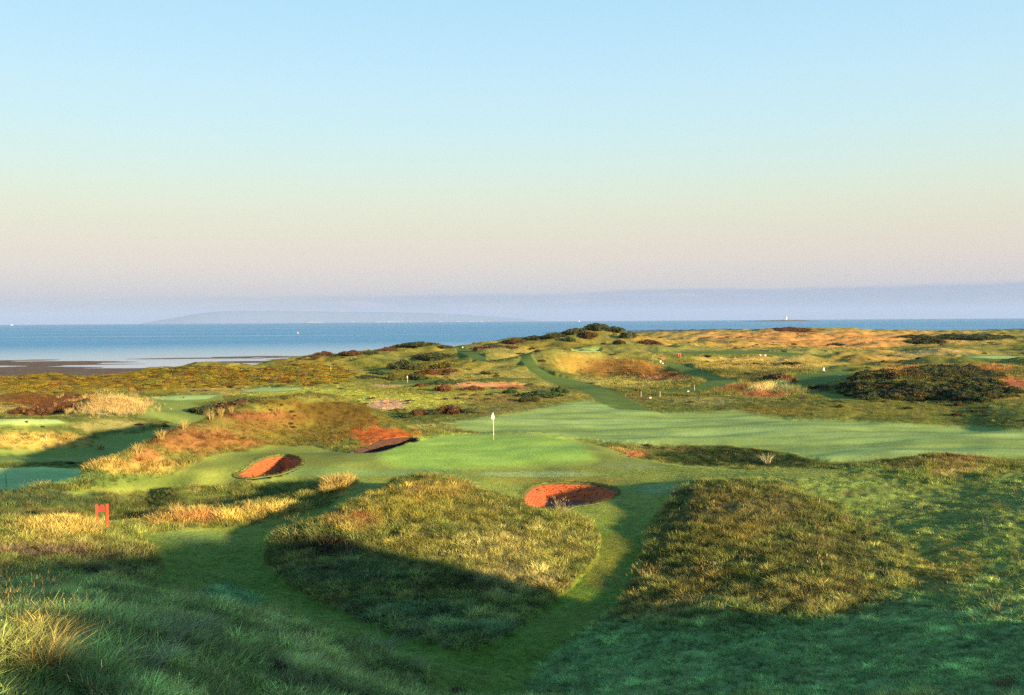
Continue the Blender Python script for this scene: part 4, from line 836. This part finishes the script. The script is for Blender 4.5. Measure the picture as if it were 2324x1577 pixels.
# visibility: skip ground well hidden behind a rise
slope = (ZS-CAMZ)/Rr; HZ = np.maximum.accumulate(np.where(Rr > 5, slope, -9), 0); VIS = (slope > HZ-.006-.8/np.maximum(Rr, 1)).astype(float)
HT = np.zeros_like(ZS)+.21                       # height of the sward
HT = HT*(.35+.65*sstep(.2, 1, K_rough))*(1-K_semi*.55*(1-K_rmound)*(1-K_crownR))*(1-.30*sstep(60, 110, Rr)); HT = HT*(1+.35*fbm(X*.4, Y*.4, 2)+.55*fbm(X*1.3, Y*1.3, 2))
def bump_ht(px, py, rx, ry, add, r0, r1):
    m = FRM & (Rr > r0) & (Rr < r1); d = np.hypot((PX-px)/rx, (PY-py)/ry); HT[m] += (add*sstep(1.2, .5, d))[m]
for a in [(480,1170,170,16,.16,50,66),(640,1155,110,18,.16,50,66),(770,1100,40,20,.35,55,66),(130,1200,110,20,.15,45,60),(250,910,90,30,.25,100,170),(90,995,120,16,.2,80,120),(1790,880,55,18,.5,105,150),(1730,885,30,12,.4,105,150),(150,1085,120,30,.15,58,76),(400,1450,500,80,.10,12,40),(700,1230,110,40,.12,44,54),(1600,860,300,60,.2,130,260),(300,1060,160,20,.12,60,80),(2060,850,300,40,.25,110,180)]: bump_ht(*a)
BARE = (C[..., 0] > 2.6*C[..., 1])|((C[..., 0] > .5)&(C[..., 2] > .1))
dens_g = np.clip(K_rough, 0, 1)*(1-.75*BARE)*(~BUNK)*VIS*(ZS > 3.0)*(~bm)
def sample(n, r0, r1):
    tt = RNG.uniform(-.53, .53, n); ll = RNG.uniform(math.log(r0), math.log(r1), n); return tt, ll
NTOT = 105000
tt, ll = sample(int(NTOT*1.06*math.log(420/12.5)), 12.5, 420)
r_ = np.exp(ll)
keep = RNG.random(len(tt)) < glook(dens_g, tt, ll)*np.minimum(1, 80*r_**2/NTOT)*(.35+.65*sstep(-.30, .15, fbm(r_*np.sin(tt)*1.3, r_*np.cos(tt)*1.3, 2)))
tt, ll, r_ = tt[keep], ll[keep], r_[keep]
gx, gy = r_*np.sin(tt), r_*np.cos(tt); zz = glook(Zg, tt, ll); cc = glook(C, tt, ll); hh = glook(HT, tt, ll)
# keep clear of the bunker rims
ok = np.ones(len(gx), bool)
for q in BW.values():
    c_ = q.mean(0); far_ = np.hypot(gx-c_[0], gy-c_[1]) > 7
    ix = np.where(~far_)[0]
    if len(ix): ok[ix[(np.hypot(gx[ix][:, None]-q[None, :, 0], gy[ix][:, None]-q[None, :, 1]).min(1) < .15)]] = False
tt, ll, r_, gx, gy, zz, cc, hh = [a[ok] for a in (tt, ll, r_, gx, gy, zz, cc, hh)]
n = len(gx); print('grass tufts', n)
cl = np.where(r_ < 70, fbm(gx*1.3, gy*1.3, 2), fbm(gx*.6, gy*.6, 2)); mul = np.exp(RNG.normal(0, 1, n)*np.where(r_ < 60, .26, .16)+np.where(r_ < 60, 1.25, .9)*cl+np.where(r_ < 42, .8, 0)*fbm(gx*.45+11, gy*.45, 2)); tint = cc*mul[:, None]*np.where(r_ < 60, 1.4, 1.12)[:, None]
st = RNG.random(n) < np.where(r_ < 60, .12, .06); tint[st] = tint[st]*.45+np.array((.34, .24, .09))*.5
dk = RNG.random(n) < np.where(r_ < 60, .14, .06); tint[dk] *= .55
grow = np.maximum(1, r_/110)**.5
sc_ = hh/.30*RNG.uniform(.6, 1.35, n)*grow; wd = (.75+.5*RNG.random(n))*np.maximum(1, r_/90)**.5*np.clip(hh/.22, .7, 1.5)
pos = np.stack([gx, gy, zz-.02], 1); rot = np.stack([RNG.normal(0, .10, n), RNG.normal(0, .10, n)-.08, RNG.uniform(-.6, .6, n)+np.where(RNG.random(n) < .5, 0, 3.14)], 1)
rot[:, 2] = RNG.uniform(0, 6.28, n); nr_ = (r_ < 42); rot[nr_, :2] += RNG.normal(0, .22, (int(nr_.sum()), 2))
nearm = r_ < 42
cn = proto_coll('grass_near', [tuft('tuft_near', 30, .17, .30, .015, 1.0, 100+i, vegm, 3, var=.6, heads=2 if i == 2 else 0) for i in range(5)])
cf = proto_coll('grass_far', [tuft('tuft_far', 20, .22, .30, .018, .9, 200+i, vegm, 2) for i in range(5)])
scl = np.stack([wd, wd, sc_], 1)
scatter('rough_grass', cn, 5, pos[nearm], rot[nearm], scl[nearm], tint[nearm], 'long dewy rough grass on the near dune and banks', 'grass')
scatter('dune_grass', cf, 5, pos[~nearm], rot[~nearm], scl[~nearm], tint[~nearm], 'mixed green and straw rough grass over mounds and dunes', 'grass')
# clipped turf: short blades on the near walkways, and overhanging grass round the bunker rims
t2, l2 = sample(120000, 24, 66); a2, b2 = np.exp(l2)*np.sin(t2), np.exp(l2)*np.cos(t2)
kp = RNG.random(len(t2)) < glook(K_short*(~BUNK)*VIS, t2, l2)*np.minimum(1, (np.exp(l2)/50)**2+.3)*(.5+.5*sstep(-.3, .3, fbm(a2*2, b2*2, 2)))
t2, l2, a2, b2 = t2[kp], l2[kp], a2[kp], b2[kp]; k = len(t2); c2 = glook(C, t2, l2)*np.exp(RNG.normal(0, .2, k)+.4*fbm(a2*1.5, b2*1.5, 2))[:, None]*1.55; print('turf', k)
w2 = RNG.uniform(.5, .9, k); scatter('mown_turf', cf, 5, np.stack([a2, b2, glook(Zg, t2, l2)-.004], 1), np.column_stack([np.zeros(k), np.zeros(k), RNG.uniform(0, 6.28, k)]), np.column_stack([w2, w2, RNG.uniform(.08, .16, k)]), c2, 'short clipped turf of the near walkways', 'turf')
rp = []; rt = []
for key in ('right', 'left'):
    q = BW[key]
    for i in range(0, len(q)):
        for _ in range(5):
            j = RNG.normal(0, .06, 2); x, y = q[i][0]+j[0], q[i][1]+j[1]; rp.append((x, y, gz(x, y)-.01)); rt.append((.075, .11, .022) if random.random() < .7 else (.20, .17, .05))
k = len(rp); sg_ = RNG.uniform(.25, .6, k)
scatter('bunker_rim_grass', cf, 5, np.array(rp), np.column_stack([RNG.normal(0, .3, k), RNG.normal(0, .3, k), RNG.uniform(0, 6.28, k)]), np.column_stack([sg_*.5, sg_*.5, sg_]), np.array(rt), 'ragged grass fringe round the bunker rims', 'grass')
# thin pale flowering stems standing out of the rough
t3, l3 = sample(9000, 13, 80); a3, b3 = np.exp(l3)*np.sin(t3), np.exp(l3)*np.cos(t3)
kp = RNG.random(len(t3)) < glook(dens_g*(1-.8*K_semi*(1-K_rmound)), t3, l3)*.5*sstep(-.05, .4, fbm(a3*.35+8, b3*.35, 3))*np.minimum(1, (np.exp(l3)/36)**1.2); t3, l3, a3, b3 = t3[kp], l3[kp], a3[kp], b3[kp]; k = len(t3); print('stems', k)
stc = proto_coll('stems', [tuft('stem_tuft', 12, .12, .62, .007, .75, 600+i, vegm, 3, heads=12) for i in range(4)])
sw = RNG.uniform(.6, 1.15, k); scatter('flowering_stems', stc, 4, np.stack([a3, b3, glook(Zg, t3, l3)], 1), np.column_stack([RNG.normal(0, .12, k), RNG.normal(0, .12, k), RNG.uniform(0, 6.28, k)]), np.column_stack([sw, sw, sw]), np.array((.36, .30, .15))*RNG.uniform(.6, 1.2, (k, 1)), 'thin pale flowering grass stems standing above the rough', 'grass')
# white flower heads
tt, ll = sample(5200, 20, 70); kp = RNG.random(len(tt)) < glook(np.clip(K_cmound*1.0+.12*K_rough*(K_semi < .2), 0, 1)*dens_g, tt, ll)*.8*sstep(-.1, .4, fbm(np.exp(ll)*np.sin(tt)*.2, np.exp(ll)*np.cos(tt)*.2, 2)); tt, ll = tt[kp], ll[kp]; r_ = np.exp(ll)
fl_ = MB(); fl_.tube([(0, 0, 0), (0, 0, .26)], .004, 3); fl_.add([(-.02, -.02, .26), (.02, -.02, .27), (.02, .02, .26), (-.02, .02, .27), (0, 0, .30)], [(0, 1, 4), (1, 2, 4), (2, 3, 4), (3, 0, 4)])
fl_.v = [(x*.6, y*.6, z) for x, y, z in fl_.v]; fo = raw('flower_head', fl_.v, fl_.f, vegm, cols=np.array([(.2, .3, .1)]*6+[(1, 1, 1)]*5), link=False)
k = len(tt); scatter('white_wildflowers', proto_coll('flowers', [fo]), 1, np.stack([r_*np.sin(tt), r_*np.cos(tt), glook(Zg, tt, ll)], 1), np.zeros((k, 3)), np.ones((k, 3))*RNG.uniform(.7, 1.3, (k, 1)), np.tile((.5, .48, .44), (k, 1)), 'tiny white flower heads dotted through the rough', 'wildflowers')
# heather and low scrub clumps speckled through the rough
tt, ll = sample(26000, 40, 420); xx_, yy_ = np.exp(ll)*np.sin(tt), np.exp(ll)*np.cos(tt)
kp = RNG.random(len(tt)) < glook(dens_g*(K_rough > .93)*(1-K_semi)*(1-.6*K_cmound), tt, ll)*(.03+.38*sstep(.12, .5, fbm(xx_*.12+5, yy_*.12, 3))); tt, ll, xx_, yy_ = tt[kp], ll[kp], xx_[kp], yy_[kp]; k = len(tt)
HEATH = (np.stack([xx_, yy_, glook(Zg, tt, ll)-.04], 1), k, np.exp(ll))
# straw reeds
def area(px, py, rx, ry, n, r0, r1, rag=.3):
    a = RNG.uniform(0, 6.283, n*3); d = np.sqrt(RNG.random(n*3)); o = []
    for x, y in zip(px+rx*d*np.cos(a), py+ry*d*np.sin(a)):
        p = hit(x, y, r0, r1)
        if r0+1 < p.xy.length < r1-1: o.append(p)
        if len(o) >= n: break
    return o
reedc = proto_coll('reeds', [tuft('reed', 26, .34, 1.0, .026, .7, 300+i, vegm, 2, var=.5) for i in range(3)])
ps = []
for _ in range(560):
    p_ = hit(random.gauss(252, 48), random.gauss(921, 10.5), 105, 165)
    if 106 < p_.xy.length < 164: ps.append(p_)
k = len(ps)
scatter('reed_bed', reedc, 3, np.array([tuple(p) for p in ps]), np.column_stack([RNG.normal(0, .15, k), RNG.normal(0, .15, k), RNG.uniform(0, 6, k)]), np.ones((k, 3))*RNG.uniform(.4, .85, (k, 1)), np.array((.50, .39, .16))*RNG.uniform(.7, 1.15, (k, 1)), 'bed of tall pale straw-coloured reeds left of the tee', 'reeds')

# tussocks one can pick out
mar = [tuft('marram_tussock', 190, .34, .95, .009, 1.25, 400+i, objm, 4, var=.55, heads=0, vr=.6) for i in range(3)]
marf = [tuft('marram_tussock', 80, .26, .95, .026, .60, 420+i, objm, 3) for i in range(3)]
def tussock(px, py, h, label, tint_, rg, fat=1.0, i=0):
    p = hit(px, py, *rg); src = (mar if p.xy.length < 40 else marf)[i % 3]; o = src.copy(); COL.objects.link(o); o.location = (p.x, p.y, p.z-.03); o.rotation_euler = (0, 0, random.uniform(0, 6.28)); o.scale = (h*fat, h*fat, h); o.color = (*tint_, 1)
    tag(o, label, 'grass tussock', 'marram tussocks picked out on the dunes')
stw = (.32, .25, .085); stg = (.16, .19, .06); stp = (.30, .30, .17)
for i, a in enumerate([
 (95,1508,.66,'tall sunlit golden tussock on the near dune at far left',stw,(12,30),1.1),(150,1482,.62,'golden tussock touching the right side of the tall sunlit one',stw,(12,30),1.1),(120,1550,.6,'green and straw tussock below the tall golden one',stg,(12,30),1.1),(60,1455,.55,'greenish tussock behind the tall golden one at left edge',stg,(12,30),1.0),
 (225,1577,.6,'short bright green tuft at the bottom left',(.12,.24,.06),(12,30),1.1),
 (372,1462,.75,'pale arching tussock on the crest of the near dune, left of a pair',stp,(12,34),1.3),(418,1455,.7,'pale arching tussock on the crest of the near dune, right of a pair',stp,(12,34),1.3),(325,1530,.8,'grey-green arching tussock low on the near dune',stp,(12,30),1.3),
 (600,1466,.6,'small pale tussock beside the dark heather on the near dune',stp,(12,36),1.2),(863,1484,.75,'arching pale tussock on the edge of the lower walkway',stp,(12,36),1.2),(943,1524,.5,'last small tussock at the tip of the near dune',stp,(12,36),1.1),
 (765,1106,.95,'thick blond tussock at the end of the straw strip',stw,(50,70),1.8),(790,1100,.85,'blond tussock right at the tip of the straw strip',stw,(50,70),1.5),(740,1122,.7,'blond tussock halfway up the end of the straw strip',stw,(50,70),1.4),(398,1172,.95,'tall seed stalks standing above the straw strip',stw,(50,66),.7),
 (314,1030,.85,'lowest blond tussock on the crest of the long red dune',stw,(60,80),.9),(366,998,.9,'second blond tussock up the crest of the long red dune',stw,(60,85),.9),(417,974,.85,'blond tussock midway along the crest of the long red dune',stw,(60,85),.9),(479,953,1.0,'tallest blond tussock on the crest of the long red dune',stw,(60,88),.7),(502,945,.9,'blond tussock just right of the tallest on the long red dune',stw,(60,88),.7),(524,938,.7,'small uppermost tussock on the long red dune',stw,(60,90),.7),
 (229,1020,.9,'blond tussock at the tip of the shaded rough tongue',stw,(66,110),1.2),(632,945,1.0,'tussock on the left shoulder of the large dune',(.34,.20,.07),(66,100),1.0),(1740,1052,.9,'pale tussock in the dark hollow right of the green',stp,(55,90),1.3),(1020,1470,.4,'small pale stalks near the lower tip of the centre mound',stp,(28,40),.9),
 (1728,890,1.4,'blond grass clump beside the red heather mound',(.6,.45,.2),(100,150),1.5)]): tussock(*a, i=i)

# gorse and scrub
gorse = [bush('gorse_bush', 500+i, 15, 2300, .032, objm, jag=1.5) for i in range(4)]
gorse_i = [bush('gorse_unit', 520+i, 17, 1900, .036, vegm, jag=1.5) for i in range(4)]
gd = (.048, .062, .020); gy = (.10, .10, .014); gb = (.09, .052, .022); grd = (.11, .055, .020); gg = (.040, .075, .022)
def shrub(px, py, wD, hD, tone, label, rg, i):
    p = hit(px, py, *rg); r = p.xy.length; W_ = wD*r/FD; o = gorse[i % 4].copy(); COL.objects.link(o); o.location = (p.x, p.y+W_*.15, gz(p.x, p.y+W_*.15)-.05*W_); o.rotation_euler = (0, 0, random.uniform(0, 6.28)); h_ = hD*r/FD
    o.scale = (W_, W_, h_/.42); o.color = (*tone, 1); tag(o, label, 'gorse bush', 'gorse and scrub bushes on the dunes')
SH = [
 (1352,749,62,20,gd,'dark gorse crowning the very top of the distant hill',(240,300)),(1306,757,60,18,gd,'dark gorse on the left shoulder of the distant hilltop',(240,300)),(1394,755,56,19,gd,'dark gorse on the right shoulder of the distant hilltop',(240,300)),
 (1262,766,62,17,gd,'dark gorse partway down the left ridge of the hill',(240,300)),(1428,768,44,22,gd,'tall dark gorse partway down the right ridge of the hill',(230,300)),(1472,782,56,16,gb,'brownish gorse at the foot of the right ridge',(230,300)),(1406,782,30,15,gd,'lone round gorse on the front slope of the hill',(230,290)),
 (1212,771,60,14,gd,'low dark gorse where the left ridge flattens',(240,300)),(1335,768,50,18,gb,'brown scrub below the hilltop gorse',(240,290)),(1290,775,34,15,gg,'bright green bush below the left shoulder of the hill',(240,290)),(1120,788,110,15,gb,'long brown scrub on the skyline between the two hills',(240,300)),(1168,778,56,14,gb,'brown scrub where the skyline begins to climb',(240,300)),(1181,804,26,6,gb,'small brown bush beside the distant tee',(200,280)),
 (950,785,100,13,gd,'dark gorse along the top of the left dune hill',(240,290)),(1005,790,60,9,gd,'low dark gorse right of the left dune hilltop',(240,290)),(876,797,46,14,gb,'brown bush on the seaward edge left of the dune hill',(240,290)),(898,791,44,12,gd,'dark bush climbing the seaward side of the dune hill',(240,290)),(735,808,52,16,gb,'brown round bush against the sea',(230,280)),(712,812,34,10,gb,'small brown bush at the left end of the seaward bushes',(230,280)),(800,806,70,13,gb,'long reddish bush against the sea',(230,280)),(838,804,40,11,gd,'dark small bush against the sea before the dune hill',(230,280)),
 (915,838,80,30,gd,'big dark gorse in the shaded hollow of the dune hill',(170,270)),(985,815,100,20,gd,'dark gorse forming a ridge below the dune hilltop',(190,270)),(955,838,70,20,gy,'yellow flowering gorse between the dark ones',(170,250)),(1010,832,80,20,gy,'yellow-green gorse on the right of the dune slope',(170,250)),(975,848,60,17,grd,'rusty brown gorse mid slope',(165,240)),(1018,845,56,14,grd,'rusty brown gorse at the right mid slope',(165,240)),
 (898,862,70,17,gy,'yellow gorse at the foot of the dark hollow',(150,220)),(946,862,70,20,gd,'dark gorse behind the small distant flag',(150,220)),(830,858,90,13,gd,'dark green gorse at the left foot of the hollow',(150,220)),(860,850,60,13,gg,'green gorse in the shade of the dune hill',(150,220)),(1000,872,90,17,gg,'green gorse right of the small distant flag',(140,210)),(956,877,32,12,gb,'small brown bush in front of the far green',(130,190)),
 (1004,888,38,22,grd,'rounded red-brown bush left of the red sand scar',(115,180)),(1072,886,52,16,grd,'spreading red-brown bush below the red sand scar',(115,180)),(1158,893,34,16,gg,'round green bush at the end of the red sand scar',(115,180)),
 (953,943,42,20,gb,'brown gorse at the left of the dark row before the green',(90,140)),(921,948,34,12,gd,'low dark gorse at the left end of the dark row',(90,140)),(1022,938,66,28,gb,'largest brown gorse of the dark row before the green',(90,140)),(985,942,38,16,gd,'dark gorse in the middle of the dark row',(90,140)),(1062,938,40,16,gd,'dark gorse at the right end of the dark row',(90,140)),
 (1228,900,110,24,gg,'wide green gorse beside the winding grass walkway',(110,170)),(1200,912,50,20,gd,'dark gorse at the left foot of the wide green one',(105,160)),(1270,893,44,22,gg,'taller green broom at the right end of the wide gorse',(110,170)),
 (1776,866,84,25,grd,'red and black gorse on the bank left of the A-frame',(110,180)),(1787,828,22,9,gd,'left one of two small round bushes on the far flat',(150,260)),(1807,828,22,9,gd,'right one of two small round bushes on the far flat',(150,260)),(1868,880,70,13,gd,'low dark gorse in the hollow below the A-frame',(110,170)),
 (2028,858,36,18,grd,'red-brown bush left of the sandy scar',(120,170)),(2284,826,56,15,gb,'brown bush on the right skyline of the near dunes',(120,180)),
 (95,940,84,27,grd,'big rust and green gorse at the left edge of the reeds',(100,170)),(40,938,60,18,grd,'rusty scrub at the far left',(100,170)),(150,928,66,22,grd,'red-tinged gorse behind the left reeds',(105,180)),(192,921,52,22,gd,'dark gorse rising behind the reeds',(105,180)),
 (462,938,80,24,gd,'left dark gorse of the group behind the long red dune',(95,160)),(535,932,110,34,gb,'biggest dark gorse behind the long red dune',(95,160)),(597,922,64,26,gb,'right gorse of the group behind the long red dune',(95,160)),(508,940,60,20,gd,'lower dark gorse in front of the biggest one',(92,150)),
 (742,1252,50,20,(.018,.018,.010),'black heather clump in a dip of the centre mound',(42,54)),(775,1240,40,18,(.02,.02,.012),'dark heather clump right of the black one on the centre mound',(42,54)),
 (365,1385,60,14,(.03,.028,.016),'dark heather clump on the crest of the near dune',(18,34)),(420,1396,40,10,(.03,.028,.016),'small dark heather clump right on the near dune crest',(18,36)),(600,1520,90,30,(.022,.03,.014),'dark bramble patch low on the near dune',(14,30)),
]
for i, a in enumerate(SH): shrub(*a, i=i)
gcol = proto_coll('gorse_units', gorse_i)
hp, k, hr_ = HEATH; hs_ = RNG.uniform(.35, .95, k)*np.clip(hr_/90, .6, 1.9); pal = np.array([(.07, .085, .02), (.05, .065, .018), (.10, .07, .03), (.09, .055, .03), (.13, .12, .03), (.09, .10, .025)])
scatter('heather_clumps', gcol, 4, hp, np.column_stack([np.zeros(k), np.zeros(k), RNG.uniform(0, 6.28, k)]), np.column_stack([hs_, hs_, hs_*RNG.uniform(.5, .95, k)]), pal[RNG.integers(0, 6, k)]*RNG.uniform(.7, 1.4, (k, 1)), 'heather and low scrub clumps speckled through the rough grass', 'heather'); print('heather', k)
t4, l4 = sample(2600, 14, 44); a4, b4 = np.exp(l4)*np.sin(t4), np.exp(l4)*np.cos(t4)
kp = RNG.random(len(t4)) < glook(dens_g*(K_rough > .97)*(K_semi < .2)*(1-K_cone), t4, l4)*.75*sstep(.0, .35, fbm(a4*.5+31, b4*.5, 2))*np.minimum(1, (np.exp(l4)/34)**1.6); t4, l4, a4, b4 = t4[kp], l4[kp], a4[kp], b4[kp]; k = len(t4); print('scrub', k)
w4 = RNG.uniform(.25, .7, k); p4 = np.array([(.05, .075, .022), (.035, .05, .018), (.07, .05, .035), (.09, .12, .03)])
scatter('foreground_scrub', gcol, 4, np.stack([a4, b4, glook(Zg, t4, l4)-.02], 1), np.column_stack([np.zeros(k), np.zeros(k), RNG.uniform(0, 6.28, k)]), np.column_stack([w4, w4, w4*RNG.uniform(.5, .9, k)]), p4[RNG.integers(0, 4, k)], 'low heather and bramble sprigs among the near rough grass', 'scrub')
def thicket(name, specs, label, cat='gorse thicket'):
    Pp = []; S_ = []; Tn = []
    for (px, py, rx, ry, n_, r0, r1, w0, w1, hr, tone) in specs:
        for p in area(px, py, rx, ry, n_, r0, r1):
            w_ = random.uniform(w0, w1); Pp.append((p.x, p.y, p.z-.08*w_)); S_.append((w_, w_, w_*hr*random.uniform(.8, 1.3))); k_ = random.uniform(.7, 1.3); Tn.append([c_*k_ for c_ in random.choice(tone)])
    k = len(Pp); scatter(name, gcol, 4, np.array(Pp), np.column_stack([np.zeros(k), np.zeros(k), RNG.uniform(0, 6.28, k)]), np.array(S_), np.array(Tn), label, cat)
dkt = [(.050, .070, .022), (.040, .062, .020), (.065, .088, .024), (.075, .080, .022), (.080, .062, .020)]
thicket('gorse_thicket', [(2110,870,170,38,190,112,160,1.6,3.8,.60,dkt),(2040,893,110,20,60,112,150,1.6,2.8,.9,dkt),(2220,890,90,22,70,112,150,1.6,2.8,.9,dkt),(1960,885,60,16,24,110,150,1.4,2.2,.8,dkt),(2120,845,120,14,50,120,165,1.6,3,.75,dkt)], 'large dark green gorse thicket covering the slope at right')
thicket('distant_gorse', [(2103,776,46,5,40,300,600,3,6,.6,dkt),(2150,766,110,4,90,350,620,3,7,.6,dkt),(2240,766,60,3,40,350,620,3,7,.6,dkt),(1790,749,40,4,30,350,600,4,8,.5,[(.12,.06,.02)]),(1900,782,20,2,8,250,500,3,5,.5,[gd])], 'low dark gorse strips on the distant right-hand dunes', 'gorse')
brk = [(.18,.16,.016), (.24,.19,.016), (.24,.14,.014), (.14,.16,.018), (.28,.23,.02), (.16,.09,.014), (.07,.08,.015)]
thicket('bracken_field', [(150,872,220,22,900,140,250,1.2,2.2,.42,brk),(480,853,170,22,700,140,260,1.4,2.8,.55,brk),(690,850,110,22,450,150,262,1.4,2.8,.55,brk),(250,868,330,16,500,140,250,1.4,2.8,.5,brk)], 'field of low olive and amber bracken and creeping scrub above the beach', 'bracken')
